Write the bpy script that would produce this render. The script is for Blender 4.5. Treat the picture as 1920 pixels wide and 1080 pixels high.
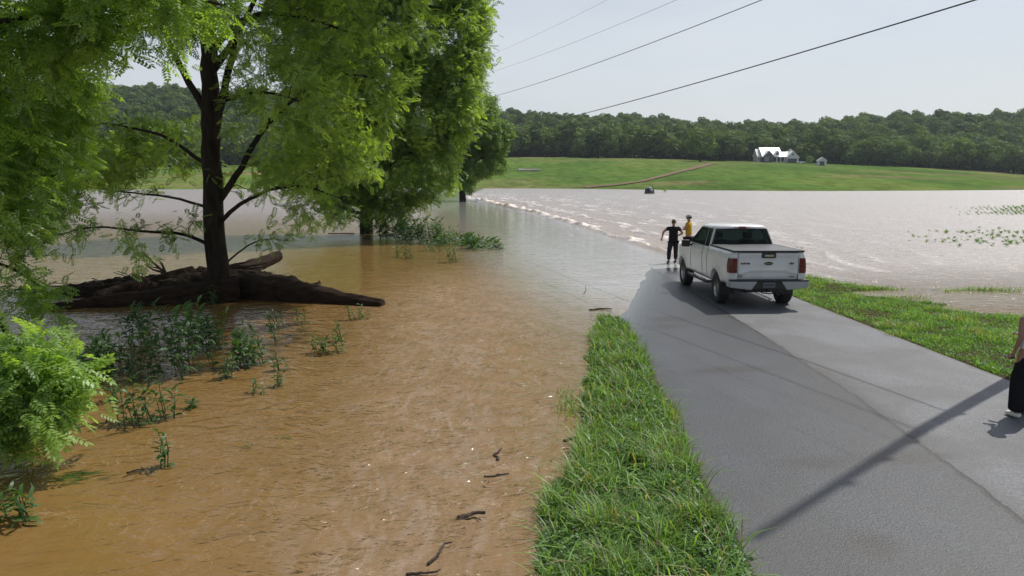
import bpy, bmesh, math, random
import numpy as np
from mathutils import Vector, Matrix
random.seed(7); rng = np.random.default_rng(11)
R = math.radians
for o in list(bpy.data.objects): bpy.data.objects.remove(o)
scene = bpy.context.scene
C = scene.collection
# ------------------------------------------------------------------ camera
CAMH, FPX, PITCH = 3.45, 1400.0, 0.147
cd = bpy.data.cameras.new('camera'); cam = bpy.data.objects.new('camera', cd); C.objects.link(cam)
cam.location = (0, 0, CAMH); cam.rotation_euler = (math.pi/2-PITCH, 0, 0)
cd.sensor_width = 36; cd.lens = 36*FPX/1920; cd.clip_start = 0.05; cd.clip_end = 6000
scene.camera = cam
# ------------------------------------------------------------------ world, sun, exposure
SUN_EL, SUN_AZ = R(55), R(48.3)
w = bpy.data.worlds.new('World'); scene.world = w; w.use_nodes = True
nt = w.node_tree; nt.nodes.clear()
sky = nt.nodes.new('ShaderNodeTexSky'); sky.sky_type = 'NISHITA'; sky.sun_disc = False
sky.sun_elevation = SUN_EL; sky.sun_rotation = SUN_AZ; sky.air_density = 1.0; sky.dust_density = 2.2; sky.ozone_density = 1.2
tc = nt.nodes.new('ShaderNodeTexCoord'); mp = nt.nodes.new('ShaderNodeMapping'); mp.inputs['Scale'].default_value = (1, 1, 4.5)
nz = nt.nodes.new('ShaderNodeTexNoise'); nz.inputs['Scale'].default_value = 2.2; nz.inputs['Detail'].default_value = 6; nz.inputs['Roughness'].default_value = 0.5
rp = nt.nodes.new('ShaderNodeValToRGB'); rp.color_ramp.elements[0].position = 0.34; rp.color_ramp.elements[1].position = 0.72
rp.color_ramp.elements[0].color = (.55, .55, .55, 1); rp.color_ramp.elements[1].color = (.85, .85, .85, 1)
mx = nt.nodes.new('ShaderNodeMixRGB'); mx.inputs[2].default_value = (7.6, 7.9, 8.3, 1)
bg = nt.nodes.new('ShaderNodeBackground'); bg.inputs[1].default_value = 0.102
wo = nt.nodes.new('ShaderNodeOutputWorld')
nt.links.new(tc.outputs['Generated'], mp.inputs[0]); nt.links.new(mp.outputs[0], nz.inputs[0]); nt.links.new(nz.outputs[0], rp.inputs[0])
sxz = nt.nodes.new('ShaderNodeSeparateXYZ'); nt.links.new(tc.outputs['Generated'], sxz.inputs[0])
mr = nt.nodes.new('ShaderNodeMapRange'); mr.inputs[1].default_value = 0.12; mr.inputs[2].default_value = .75; mr.inputs[3].default_value = 1; mr.inputs[4].default_value = .12; nt.links.new(sxz.outputs[2], mr.inputs[0])
mm = nt.nodes.new('ShaderNodeMath'); mm.operation = 'MULTIPLY'; nt.links.new(rp.outputs[0], mm.inputs[0]); nt.links.new(mr.outputs[0], mm.inputs[1])
nt.links.new(mm.outputs[0], mx.inputs[0]); nt.links.new(sky.outputs[0], mx.inputs[1]); nt.links.new(mx.outputs[0], bg.inputs[0]); nt.links.new(bg.outputs[0], wo.inputs[0])
sd = bpy.data.lights.new('sun', 'SUN'); sd.energy = 4.3; sd.angle = R(0.53); sd.color = (1, .95, .86)
so = bpy.data.objects.new('sun', sd); C.objects.link(so)
SUNV = Vector((math.sin(SUN_AZ)*math.cos(SUN_EL), math.cos(SUN_AZ)*math.cos(SUN_EL), math.sin(SUN_EL)))
so.rotation_euler = SUNV.to_track_quat('Z', 'Y').to_euler(); so.location = (60, 60, 80)
scene.view_settings.view_transform = 'Standard'; scene.view_settings.look = 'None'; scene.view_settings.gamma = 1; scene.view_settings.exposure = 0.0
scene.render.engine = 'CYCLES'
scene.cycles.transparent_max_bounces = 24; scene.cycles.diffuse_bounces = 6; scene.cycles.max_bounces = 14; scene.cycles.transmission_bounces = 12

# ------------------------------------------------------------------ helpers: placement, objects
cp, sp_ = math.cos(PITCH), math.sin(PITCH)
def ray(px, py):
    a, c = (px-960)/FPX, -(py-540)/FPX
    return Vector((a, cp + c*sp_, -sp_ + c*cp))
def gp(px, py, z=0.0):            # point on level z seen at that photo pixel
    d = ray(px, py); t = (z-CAMH)/d.z
    return Vector((d.x*t, d.y*t, z))
def at(px, py, Y):                # point Y metres ahead
    d = ray(px, py); t = Y/d.y
    return Vector((d.x*t, Y, CAMH+d.z*t))
def tag(o, label=None, cat=None, group=None, kind=None):
    if label: o['label'] = label
    if cat: o['category'] = cat
    if group: o['group'] = group
    if kind: o['kind'] = kind
    return o
def empty(name, loc=(0, 0, 0), rz=0.0, **k):
    o = bpy.data.objects.new(name, None); C.objects.link(o); o.location = loc; o.rotation_euler = (0, 0, rz); o.empty_display_size = .2
    return tag(o, **k)
def link(name, me, mat=None, parent=None, smooth=False):
    if mat is not None:
        me.materials.clear()
        for m in (mat if isinstance(mat, (list, tuple)) else [mat]): me.materials.append(m)
    if smooth: me.polygons.foreach_set('use_smooth', [True]*len(me.polygons))
    o = bpy.data.objects.new(name, me); C.objects.link(o)
    if parent: o.parent = parent
    return o
def np_mesh(name, V, F, attrs=None):
    V = np.asarray(V, dtype=np.float32); F = np.asarray(F, dtype=np.int32)
    me = bpy.data.meshes.new(name); n = F.shape[1]
    me.vertices.add(len(V)); me.vertices.foreach_set('co', V.ravel())
    me.loops.add(F.size); me.loops.foreach_set('vertex_index', F.ravel())
    me.polygons.add(len(F)); me.polygons.foreach_set('loop_start', np.arange(0, F.size, n, dtype=np.int32))
    me.polygons.foreach_set('loop_total', np.full(len(F), n, dtype=np.int32))
    for k, v in (attrs or {}).items():
        a = me.attributes.new(k, 'FLOAT', 'POINT'); a.data.foreach_set('value', np.asarray(v, dtype=np.float32).ravel())
    me.update(calc_edges=True); return me
def py_mesh(name, V, F):
    me = bpy.data.meshes.new(name); me.from_pydata([tuple(v) for v in V], [], F); me.update(); return me
def bm_link(name, bm, mat, parent=None, smooth=False, bevel=0, seg=2):
    me = bpy.data.meshes.new(name); bmesh.ops.recalc_face_normals(bm, faces=bm.faces); bm.to_mesh(me); bm.free()
    o = link(name, me, mat, parent, smooth)
    if bevel:
        b = o.modifiers.new('b', 'BEVEL'); b.width = bevel; b.segments = seg; b.limit_method = 'ANGLE'; b.angle_limit = R(35)
    return o
def add_box(bm, x0, x1, y0, y1, z0, z1, M=None):
    vs = [bm.verts.new(Vector(p) if M is None else M @ Vector(p)) for p in ((x0,y0,z0),(x1,y0,z0),(x1,y1,z0),(x0,y1,z0),(x0,y0,z1),(x1,y0,z1),(x1,y1,z1),(x0,y1,z1))]
    for f in ((0,3,2,1),(4,5,6,7),(0,1,5,4),(1,2,6,5),(2,3,7,6),(3,0,4,7)): bm.faces.new([vs[i] for i in f])
def box(name, x0, x1, y0, y1, z0, z1, mat, parent=None, bevel=0, M=None):
    bm = bmesh.new(); add_box(bm, x0, x1, y0, y1, z0, z1, M); return bm_link(name, bm, mat, parent, bevel=bevel)
def add_prism(bm, poly, a0, a1, axis='y'):    # poly in the two other axes
    def mk(p, a):
        return {'y': (p[0], a, p[1]), 'x': (a, p[0], p[1]), 'z': (p[0], p[1], a)}[axis]
    A = [bm.verts.new(mk(p, a0)) for p in poly]; B = [bm.verts.new(mk(p, a1)) for p in poly]
    bm.faces.new(A); bm.faces.new(B[::-1]); n = len(poly)
    for i in range(n): bm.faces.new((A[i], B[i], B[(i+1) % n], A[(i+1) % n]))
def prism(name, poly, a0, a1, axis, mat, parent=None, bevel=0):
    bm = bmesh.new(); add_prism(bm, poly, a0, a1, axis); return bm_link(name, bm, mat, parent, bevel=bevel)
def tube_arrays(pts, rad, seg=8, cap=True):
    pts = np.asarray(pts, float); n = len(pts); rad = np.broadcast_to(np.asarray(rad, float), (n,))
    T = np.gradient(pts, axis=0); T /= np.linalg.norm(T, axis=1)[:, None]+1e-9
    V = []; up = np.array([0, 0, 1.]) if abs(T[0][2]) < .9 else np.array([1., 0, 0])
    a = np.linspace(0, 2*np.pi, seg, endpoint=False)
    for i in range(n):
        u = np.cross(T[i], up); u /= np.linalg.norm(u)+1e-9; v = np.cross(u, T[i]); up = v
        V.append(pts[i] + rad[i]*(np.cos(a)[:, None]*u + np.sin(a)[:, None]*v))
    V = np.concatenate(V); F = []
    for i in range(n-1):
        for j in range(seg):
            k = (j+1) % seg; F.append((i*seg+j, i*seg+k, (i+1)*seg+k, (i+1)*seg+j))
    return V, np.array(F)
class MB:
    def __init__(s): s.V = []; s.F = []; s.A = []; s.n = 0
    def add(s, V, F, a=0.5):
        V = np.asarray(V, float); s.V.append(V); s.F.append(np.asarray(F)+s.n); s.A.append(np.broadcast_to(a, (len(V),))); s.n += len(V)
    def tube(s, pts, rad, seg=8, a=0.5): s.add(*tube_arrays(pts, rad, seg), a)
    def link(s, name, mat, parent=None, smooth=False, shift=None):
        V = np.concatenate(s.V); V = V if shift is None else V-np.array(shift)
        return link(name, np_mesh(name, V, np.concatenate(s.F), {'rnd': np.concatenate(s.A)}), mat, parent, smooth)
def lathe(name, prof, seg, mat, parent=None, axis='x', smooth=True):   # prof: (radius, along)
    V = []; F = []; n = len(prof)
    for j in range(seg):
        a = 2*math.pi*j/seg
        for r, t in prof:
            p = (t, r*math.cos(a), r*math.sin(a)) if axis == 'x' else (r*math.cos(a), r*math.sin(a), t)
            V.append(p)
    for j in range(seg):
        k = (j+1) % seg
        for i in range(n-1): F.append((j*n+i, j*n+i+1, k*n+i+1, k*n+i))
    return link(name, py_mesh(name, V, F), mat, parent, smooth)

# value noise, numpy
_perm = rng.random((256, 256))
def vnoise(x, y):
    xi = np.floor(x).astype(int); yi = np.floor(y).astype(int); fx = x-xi; fy = y-yi
    fx = fx*fx*(3-2*fx); fy = fy*fy*(3-2*fy)
    g = lambda a, b: _perm[a % 256, b % 256]
    return (g(xi, yi)*(1-fx)+g(xi+1, yi)*fx)*(1-fy)+(g(xi, yi+1)*(1-fx)+g(xi+1, yi+1)*fx)*fy
def fbm(x, y, o=4):
    s = 0; a = .5
    for i in range(o): s = s+a*vnoise(x*2**i+17*i, y*2**i+31*i); a *= .5
    return s/(1-.5**o)

# ------------------------------------------------------------------ materials
def nmat(name, col=(.5, .5, .5), rough=.6, metal=0.0, **kw):
    m = bpy.data.materials.new(name); m.use_nodes = True; b = m.node_tree.nodes['Principled BSDF']
    b.inputs['Base Color'].default_value = (*col, 1); b.inputs['Roughness'].default_value = rough; b.inputs['Metallic'].default_value = metal
    for k, v in kw.items(): b.inputs[k].default_value = v
    return m
class G:     # small node-building helper
    def __init__(s, m): s.t = m.node_tree; s.b = s.t.nodes.get('Principled BSDF')
    def n(s, ty, **k):
        nd = s.t.nodes.new(ty)
        for a, v in k.items(): setattr(nd, a, v)
        return nd
    def l(s, a, b): s.t.links.new(a, b)
    def set(s, inp, v):
        if hasattr(v, 'is_output') or isinstance(v, bpy.types.NodeSocket): s.l(v, inp)
        else: inp.default_value = v
    def coord(s, kind='Object', scale=(1, 1, 1), rot=(0, 0, 0)):
        c = s.n('ShaderNodeTexCoord'); m = s.n('ShaderNodeMapping'); m.inputs['Scale'].default_value = scale; m.inputs['Rotation'].default_value = rot
        s.l(c.outputs[kind], m.inputs[0]); return m.outputs[0]
    def noise(s, vec, scale, detail=4, rough=.5, dist=0):
        t = s.n('ShaderNodeTexNoise'); s.l(vec, t.inputs['Vector']); t.inputs['Scale'].default_value = scale
        t.inputs['Detail'].default_value = detail; t.inputs['Roughness'].default_value = rough; t.inputs['Distortion'].default_value = dist
        return t.outputs[0]
    def ramp(s, f, stops):
        r = s.n('ShaderNodeValToRGB'); s.l(f, r.inputs[0]); e = r.color_ramp.elements
        while len(e) < len(stops): e.new(.5)
        for i, (p, c) in enumerate(stops): e[i].position = p; e[i].color = (*c, 1) if not isinstance(c, (int, float)) else (c, c, c, 1)
        return r.outputs[0]
    def mix(s, f, a, b, mode='MIX'):
        m = s.n('ShaderNodeMixRGB', blend_type=mode)
        s.set(m.inputs[0], f)
        for i, v in ((1, a), (2, b)):
            if isinstance(v, tuple): v = (*v[:3], 1)
            s.set(m.inputs[i], v)
        return m.outputs[0]
    def math(s, op, a, b=0.0, clamp=False):
        m = s.n('ShaderNodeMath', operation=op, use_clamp=clamp); s.set(m.inputs[0], a); s.set(m.inputs[1], b); return m.outputs[0]
    def attr(s, name): a = s.n('ShaderNodeAttribute', attribute_name=name); return a.outputs['Fac']
    def bump(s, h, strength=.5, dist=.1, normal=None):
        b = s.n('ShaderNodeBump'); s.set(b.inputs['Strength'], strength); s.set(b.inputs['Distance'], dist); s.l(h, b.inputs['Height'])
        if normal: s.l(normal, b.inputs['Normal'])
        return b.outputs[0]
def speckled(name, c1, c2, scale=8, rough=.8, bump=.3, bd=.02, stretch=(1, 1, 1), kind='Object', metal=0):
    m = nmat(name, c1, rough, metal); g = G(m); v = g.coord(kind, stretch); f = g.noise(v, scale, 6, .65)
    g.l(g.ramp(f, [(.3, c1), (.7, c2)]), g.b.inputs['Base Color'])
    if bump: g.l(g.bump(f, bump, bd), g.b.inputs['Normal'])
    if rough >= .8: g.b.inputs['Specular IOR Level'].default_value = .08
    return m
def leaf_mat(name, dark, light, trans=.5, tcol=(1.55, 1.5, .5), gloss=.04, rough=.5, inst=False, straw=False):
    m = bpy.data.materials.new(name); m.use_nodes = True; t = m.node_tree; t.nodes.clear(); g = G(m)
    c = g.ramp(g.attr('rnd'), [(0, dark), (1, light)] if not straw else [(0, dark), (.86, light), (.90, (.32, .27, .13)), (1, (.20, .15, .08))])
    if inst:
        oi = g.n('ShaderNodeObjectInfo'); c = g.mix(1, c, g.ramp(oi.outputs['Random'], [(0, (.62, .70, .8)), (.35, (1, 1, 1)), (.7, (1.3, 1.25, .95)), (1, (.8, .95, .9))]), 'MULTIPLY')
    d = g.n('ShaderNodeBsdfDiffuse'); tr = g.n('ShaderNodeBsdfTranslucent'); gl = g.n('ShaderNodeBsdfGlossy'); gl.inputs['Roughness'].default_value = rough
    gl.inputs['Color'].default_value = (.8, .85, .9, 1)
    g.l(c, d.inputs[0]); g.l(g.mix(1.0, c, tcol, 'MULTIPLY'), tr.inputs[0])
    a = g.n('ShaderNodeMixShader'); a.inputs[0].default_value = trans; g.l(d.outputs[0], a.inputs[1]); g.l(tr.outputs[0], a.inputs[2])
    b = g.n('ShaderNodeMixShader'); b.inputs[0].default_value = gloss
    g.l(a.outputs[0], b.inputs[1]); g.l(gl.outputs[0], b.inputs[2])
    o = g.n('ShaderNodeOutputMaterial'); g.l(b.outputs[0], o.inputs[0]); return m
M = {}
M['walnut_leaf'] = leaf_mat('walnut_leaf', (.05, .11, .025), (.32, .47, .11), .58)
M['near_leaf'] = leaf_mat('near_leaf', (.06, .13, .03), (.32, .50, .11), .58)
M['dense_leaf'] = leaf_mat('dense_leaf', (.08, .15, .035), (.19, .32, .07), .58)
M['far_leaf'] = leaf_mat('far_leaf', (.06, .10, .035), (.13, .19, .06), .35, gloss=.015, inst=True)
M['forest_leaf'] = leaf_mat('forest_leaf', (.020, .050, .016), (.045, .092, .024), .2, gloss=.015)
M['weed_leaf'] = leaf_mat('weed_leaf', (.03, .075, .018), (.07, .15, .03), .35)
M['crop_leaf'] = leaf_mat('crop_leaf', (.07, .15, .02), (.14, .25, .04), .35)
M['grass'] = leaf_mat('grass', (.035, .095, .018), (.23, .40, .08), .45, straw=True)
M['grass_dry'] = leaf_mat('grass_dry', (.08, .18, .02), (.22, .40, .08), .45, straw=True)
M['clover'] = leaf_mat('clover', (.04, .10, .014), (.11, .23, .035), .35)
M['bark'] = speckled('bark', (.012, .010, .008), (.045, .036, .028), 10, .9, 1.0, .05, (1, 1, .18))
M['log'] = speckled('log', (.009, .006, .005), (.042, .026, .018), 9, .8, 1.0, .05, (.25, 1, 1))
M['driftwood'] = speckled('driftwood', (.022, .017, .013), (.10, .078, .06), 14, .85, .6, .02)
M['debris'] = speckled('debris', (.007, .005, .004), (.032, .023, .016), 7, .95, 1.0, .08, (.4, 1, 1))

# ------------------------------------------------------------------ lie of the land
def interp(t, xs, ys): return np.interp(t, xs, ys)
def pxline(pts, z):           # photo outline of an edge -> sorted (y, x) table on the ground
    q = sorted([(gp(a, b, z).y, gp(a, b, z).x) for a, b in pts]); return [p[0] for p in q], [p[1] for p in q]
LW = pxline([(1018,1080),(1024,1010),(1030,940),(1085,872),(1104,820),(1098,760),(1108,700),(1112,640),(1122,605),(1140,583)], 0)
LR = pxline([(1395,1080),(1345,965),(1293,870),(1258,780),(1212,680),(1165,594)], .12)
YS = [3, 8, 14, 16.6, 18.2, 18.6, 19.4, 20.2, 21.0, 21.4, 22.3, 23.0, 23.6, 24.6, 26.7, 29, 31, 40]
XS = [17, 15.2, 13.9, 13.2, 12.7, 12.3, 11.1, 11.9, 11.0, 10.7, 10.1, 11.5, 11.1, 10.9, 10.4, 9.2, 7.9, 7.0]
EDGE = pxline([(1290,492),(1210,465),(1100,430),(1000,400),(900,378),(866,371)], 0)
def xlw(y): return interp(y, *LW)
def xlr(y): return interp(y, [-40]+LR[0]+[30, 60], [1.7]+LR[1]+[2.6, 0])
def xrr(y): return interp(y, [-40, 8, 24, 30, 60], [8.15, 8.1, 8.05, 7.2, 5])
def xrw(y): return interp(y, YS, XS)
def xedge(y): return interp(y, [0]+EDGE[0], [8.6]+EDGE[1])
def zroad(x, y):
    yl = np.clip(17.7+(np.asarray(x)-2.6)*4.0, 14, 28.6)
    return np.clip(.012*(yl-y), -.3, .34)
def zfar(x, y):
    y = np.asarray(y, float); px = 960+FPX*np.asarray(x)/np.maximum(y, 1)
    crest = interp(px, [-600,0,300,600,950,1200,1400,1650,1800,1920,2500], [328,322,316,305,295.5,299,304,312,320,329,340])
    zc = CAMH+(333-crest)/FPX*430
    shore = interp(px, [-600,0,500,880,1000,1150,1300,1500,1750,1920,2500], [210,205,230,240,238,222,205,192,200,212,220])
    t = (y-shore)/(430-shore)
    sky_y = interp(px, [-600,0,300,600,950,1100,1300,1400,1650,1800,1920,2500], [150,160,176,190,226,232,238,236,230,224,216,200])
    zh = CAMH+(333-sky_y)/FPX*750-16-zc+(fbm(np.asarray(x)/110.+7, y/160., 2)-.5)*16
    u = np.clip((y-430)/320, 0, 1); u = u*u*(3-2*u)
    z = zc*np.clip(t, 0, 1)**.85 + zh*u
    return np.where(t < 0, np.maximum(t*12, -1.2), z)
def zland(x, y):
    x = np.asarray(x, float); y = np.asarray(y, float)
    zr = zroad(np.clip(x, xlr(y), xrr(y)), y)
    a, b, c, d = xlw(y), xlr(y), xrr(y), xrw(y)
    fade = np.clip((y-17.9)/1.0, 0, 1)
    left = np.where(x < a, np.maximum(-.9, (x-a)*.35), (zr+.02)*np.clip((x-a)/np.maximum(b-a, .05), 0, 1)**.5)
    left = left*(1-fade)+fade*np.minimum(-.25, (x-b)*.15)
    right = np.where(x > d, np.maximum(-.7, -(x-d)*.12), (np.maximum(zr, .03)-.01)*np.clip((d-x)/np.maximum(d-c, .05), 0, 1)**.6)
    fr = np.clip((y-29)/3, 0, 1); right = right*(1-fr)+fr*np.minimum(right, -.3)
    z = np.where(x < b, left, np.where(x > c, right, zr-.05))
    f = np.clip((y-60)/60, 0, 1)
    return np.where(y > 120, zfar(x, y), z*(1-f)+(-1.2)*f)
def growing(a, b, step, far, k=1.12):      # uniform a..b, then growing outwards to +-far
    core = list(np.arange(a, b+1e-6, step)); s = step; v = b; up = []
    while v < far: s = min(s*k, far/28); v += s; up.append(v)
    return core, up
def grid_xy(xa, xb, xs, xf, ya, yb, ysp, yback, yf, k=1.12):
    c, up = growing(xa, xb, xs, xf, k); s = xs; v = xa; dn = []
    while v > -xf: s = min(s*k, xf/28); v -= s; dn.append(v)
    X = np.array(dn[::-1]+c+up)
    c, up = growing(ya, yb, ysp, yf, 1.03 if yf > 400 else k); s = ysp; v = ya; dn = []
    while v > -yback: s = s*1.3; v -= s; dn.append(v)
    return X, np.array(dn[::-1]+c+up)
def grid_faces(nx, ny):
    i = np.arange(nx-1)[None, :]+np.arange(ny-1)[:, None]*nx; i = i.ravel()
    return np.stack([i, i+1, i+1+nx, i+nx], 1)

gx, gy = grid_xy(-1.5, 15, .2, 1600, -1, 32, .2, 300, 1500, 1.06)
X, Y = np.meshgrid(gx, gy); Z = zland(X, Y)+np.where((Y < 40) & ((X < xlr(Y)-.1) | (X > xrr(Y)+.1)), (fbm(X*2, Y*2)-.5)*.05, 0)
Z = Z+np.where(Y > 150, (fbm(X/40, Y/40)-.5)*np.clip((Y-240)/100, 0, 1)*1.5, 0)
m = nmat('ground', rough=.95, **{'Specular IOR Level': 0.0}); g = G(m); v = g.coord('Object')
fieldc = g.ramp(g.noise(g.coord('Object', (1, .35, 1)), .02, 5, .6), [(.36, (.066, .118, .030)), (.5, (.088, .148, .035)), (.64, (.125, .162, .045))])
rows = g.ramp(g.noise(g.coord('Object', (.16, .03, 1), (0, 0, R(-16))), 1.6, 3, .6), [(.38, .80), (.62, 1.2)])
tuft = g.ramp(g.noise(v, 1.2, 4, .7), [(.3, .7), (.7, 1.3)])
tan_ = g.ramp(g.noise(g.coord('Object', (.35, 1, 1), (0, 0, R(20))), .03, 4, .6), [(.52, 0.0), (.64, .75)])
fieldc = g.mix(tan_, fieldc, (.19, .145, .085))
fieldc = g.mix(1, g.mix(1, fieldc, rows, 'MULTIPLY'), tuft, 'MULTIPLY')
soil = g.ramp(g.noise(v, 6, 5, .6), [(.3, (.035, .03, .018)), (.7, (.085, .07, .042))])
sx = g.n('ShaderNodeSeparateXYZ'); g.l(v, sx.inputs[0])
g.l(g.mix(g.math('GREATER_THAN', sx.outputs[1], 100), soil, fieldc), g.b.inputs['Base Color'])
g.l(g.bump(g.noise(v, 5, 5), .4, .05), g.b.inputs['Normal'])
tag(link('ground', np_mesh('ground', np.stack([X, Y, Z], 2).reshape(-1, 3), grid_faces(len(gx), len(gy))), m, smooth=True), kind='structure')

# ------------------------------------------------------------------ floodwater
wx, wy = grid_xy(-5, 13, .11, 1500, 3, 32, .11, 60, 300, 1.05)
wy2 = [32.0]
while wy2[-1] < 110: wy2.append(wy2[-1]*1.005)
while wy2[-1] < 330: wy2.append(wy2[-1]*1.02)
wy = np.concatenate([wy[wy < 32], wy2])
X, Y = np.meshgrid(wx, wy)
s = X-xedge(Y); sc = np.clip(Y/30, 1, 4)
down = np.clip(s/.4, 0, 1)*np.exp(-np.clip(s, 0, None)/(3.6*sc))*np.clip((Y-24)/4, 0, 1)*np.clip((175-Y)/50, 0, 1)
warp = (fbm(X*.5+9, Y*.25)-.5)*2.4*sc
ph = (s+warp)/(1.7*sc)
front = np.exp(-((s-.35+(fbm(Y*.5, X*0+3)-.5)*1.0)/(.24*sc**.8))**2)*np.clip((Y-27)/4, 0, 1)*np.clip((150-Y)/40, 0, 1)
choppy = fbm(X*1.1, Y*.55, 5)
rid = (.5+.5*np.cos(ph*2*np.pi))**3
Zw = .09*front*(.4+1.3*fbm(X*1.5, Y*.8, 4))*sc**.5 + down*(.10*rid*choppy*2 + .12*(choppy-.5))*sc**.4
nearchop = np.clip((X-(-3.0))/4, 0, 1)*np.clip((17-Y)/5, 0, 1)
chan = np.exp(-((X+.5+.05*Y)/(1.0+.07*Y))**2)*np.clip((32-Y)/12, 0, 1)
Zw += (fbm(X*1.7+fbm(X*.6, Y*.6)*3, Y*1.1, 4)-.5)*(.012+.05*chan)
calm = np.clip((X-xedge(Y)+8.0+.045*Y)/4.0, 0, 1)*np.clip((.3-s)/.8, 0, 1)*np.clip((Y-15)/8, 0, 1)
foam = np.clip(front*1.7*(fbm(X*2.5, Y*1.3, 4)-.2), 0, 1)+down*np.clip(((rid*.65+.35)*fbm(X*1.4+4, Y*.6, 5)-.30)*2.8, 0, 1)
foam += chan*.0
edgewash = np.clip(1-np.abs(X-xlw(Y))/.25, 0, 1)*(Y < 18)*.25
P = np.stack([X, Y, Zw*np.exp(-np.maximum(Y-120, 0)/60)], 2).reshape(-1, 3)
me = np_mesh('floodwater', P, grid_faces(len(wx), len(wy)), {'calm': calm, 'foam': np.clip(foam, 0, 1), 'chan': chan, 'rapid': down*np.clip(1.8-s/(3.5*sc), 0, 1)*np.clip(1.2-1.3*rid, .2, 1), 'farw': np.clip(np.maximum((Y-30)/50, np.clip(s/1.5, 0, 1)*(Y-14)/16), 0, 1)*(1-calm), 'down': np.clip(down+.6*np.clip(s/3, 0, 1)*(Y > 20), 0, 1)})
m = nmat('muddy_water', (.27, .135, .055), .07); g = G(m); v = g.coord('Object')
swirl = g.noise(v, .55, 4, .55, 1.6)
col = g.ramp(swirl, [(.3, (.172, .098, .030)), (.62, (.192, .112, .036)), (.78, (.215, .130, .046))])
col = g.mix(g.math('MULTIPLY', g.attr('down'), .75), col, (.235, .19, .155))
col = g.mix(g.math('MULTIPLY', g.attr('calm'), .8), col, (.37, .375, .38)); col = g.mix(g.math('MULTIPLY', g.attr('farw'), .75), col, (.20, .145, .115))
col = g.mix(g.math('MULTIPLY', g.attr('chan'), .45), col, (.28, .205, .15))  # paler channel: silt, plus some sky reflection put into the colour
pat = g.ramp(g.noise(g.coord('Object', (1.5, .6, 1), (0, 0, R(-12))), 1.3, 3.5, .5, 2.6), [(.48, 0.0), (.60, 1.0)]); pat2 = g.ramp(g.noise(g.coord('Object', (1.8, .7, 1), (0, 0, R(10))), 2.4, 3, .5, 2.2), [(.44, 1.0), (.54, 0.0)])
col = g.mix(g.math('MULTIPLY', g.math('MULTIPLY', pat, g.math('ADD', g.attr('chan'), .10)), .28, True), col, (.33, .27, .225)); col = g.mix(g.math('MULTIPLY', g.math('MULTIPLY', pat2, g.attr('chan')), .25), col, (.15, .095, .045))  # light patches: sediment and painted sky reflection on the ripples
lines = g.ramp(g.math('ABSOLUTE', g.math('SUBTRACT', g.noise(g.coord('Object', (1, .8, 1)), 1.5, 5, .6, 2.2), .5)), [(0.0, 1.0), (.010, 0.0)])
patch = g.ramp(g.noise(v, .9, 3), [(.48, 0.0), (.62, 1.0)])
col = g.mix(g.math('MULTIPLY', g.math('MULTIPLY', lines, patch), .45), col, (.46, .36, .25))
fo = g.attr('foam'); fn = g.ramp(g.noise(g.coord('Object', (1, .6, 1)), 5, 6, .7), [(.35, 0.0), (.6, 1.0)])
ff = g.math('MULTIPLY', fo, g.math('ADD', g.math('MULTIPLY', fn, .7), .3), True)
col = g.mix(g.math('MULTIPLY', g.attr('rapid'), .9), col, (.26, .165, .09))
wcol = g.mix(ff, col, (.36, .255, .155))
wrough = g.math('ADD', g.math('ADD', g.math('MULTIPLY', ff, .5), g.math('MULTIPLY', g.attr('farw'), .20)), .045)
calm_ = g.attr('calm'); ch = g.attr('chan')
amp = g.math('ADD', g.math('SUBTRACT', g.math('ADD', .62, g.math('MULTIPLY', g.attr('chan'), .7)), g.math('MULTIPLY', calm_, .42)), g.math('MULTIPLY', g.attr('farw'), .45))
n1 = g.noise(g.coord('Object', (1, 1.5, 1)), 1.6, 3, .5, 1.4)
n2 = g.noise(g.coord('Object', (1, 1.7, 1)), 4.0, 2, .45, 1.8)
n3 = g.noise(g.coord('Object', (1, 2.2, 1)), 22, 3, .6, .4)
b1 = g.bump(n1, g.math('MULTIPLY', amp, .7), .12)
b2 = g.bump(n2, g.math('MULTIPLY', amp, g.math('ADD', .20, g.math('MULTIPLY', ch, .8)), True), .14, b1)
b3 = g.bump(n3, g.math('MULTIPLY', g.math('ADD', g.attr('farw'), .12), .32), .010, b2)
df = g.n('ShaderNodeBsdfDiffuse'); g.l(wcol, df.inputs[0]); gls = g.n('ShaderNodeBsdfGlossy'); g.l(wrough, gls.inputs['Roughness']); g.l(b3, gls.inputs['Normal']); gls.inputs[0].default_value = (1, 1, 1, 1)
frs = g.n('ShaderNodeFresnel'); frs.inputs[0].default_value = 1.34; g.l(b3, frs.inputs['Normal']); wm = g.n('ShaderNodeMixShader'); g.l(frs.outputs[0], wm.inputs[0]); g.l(df.outputs[0], wm.inputs[1]); g.l(gls.outputs[0], wm.inputs[2])
g.l(wm.outputs[0], m.node_tree.nodes['Material Output'].inputs[0]); m.node_tree.nodes.remove(g.b)
tag(link('floodwater', me, m, smooth=True), kind='structure')

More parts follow.
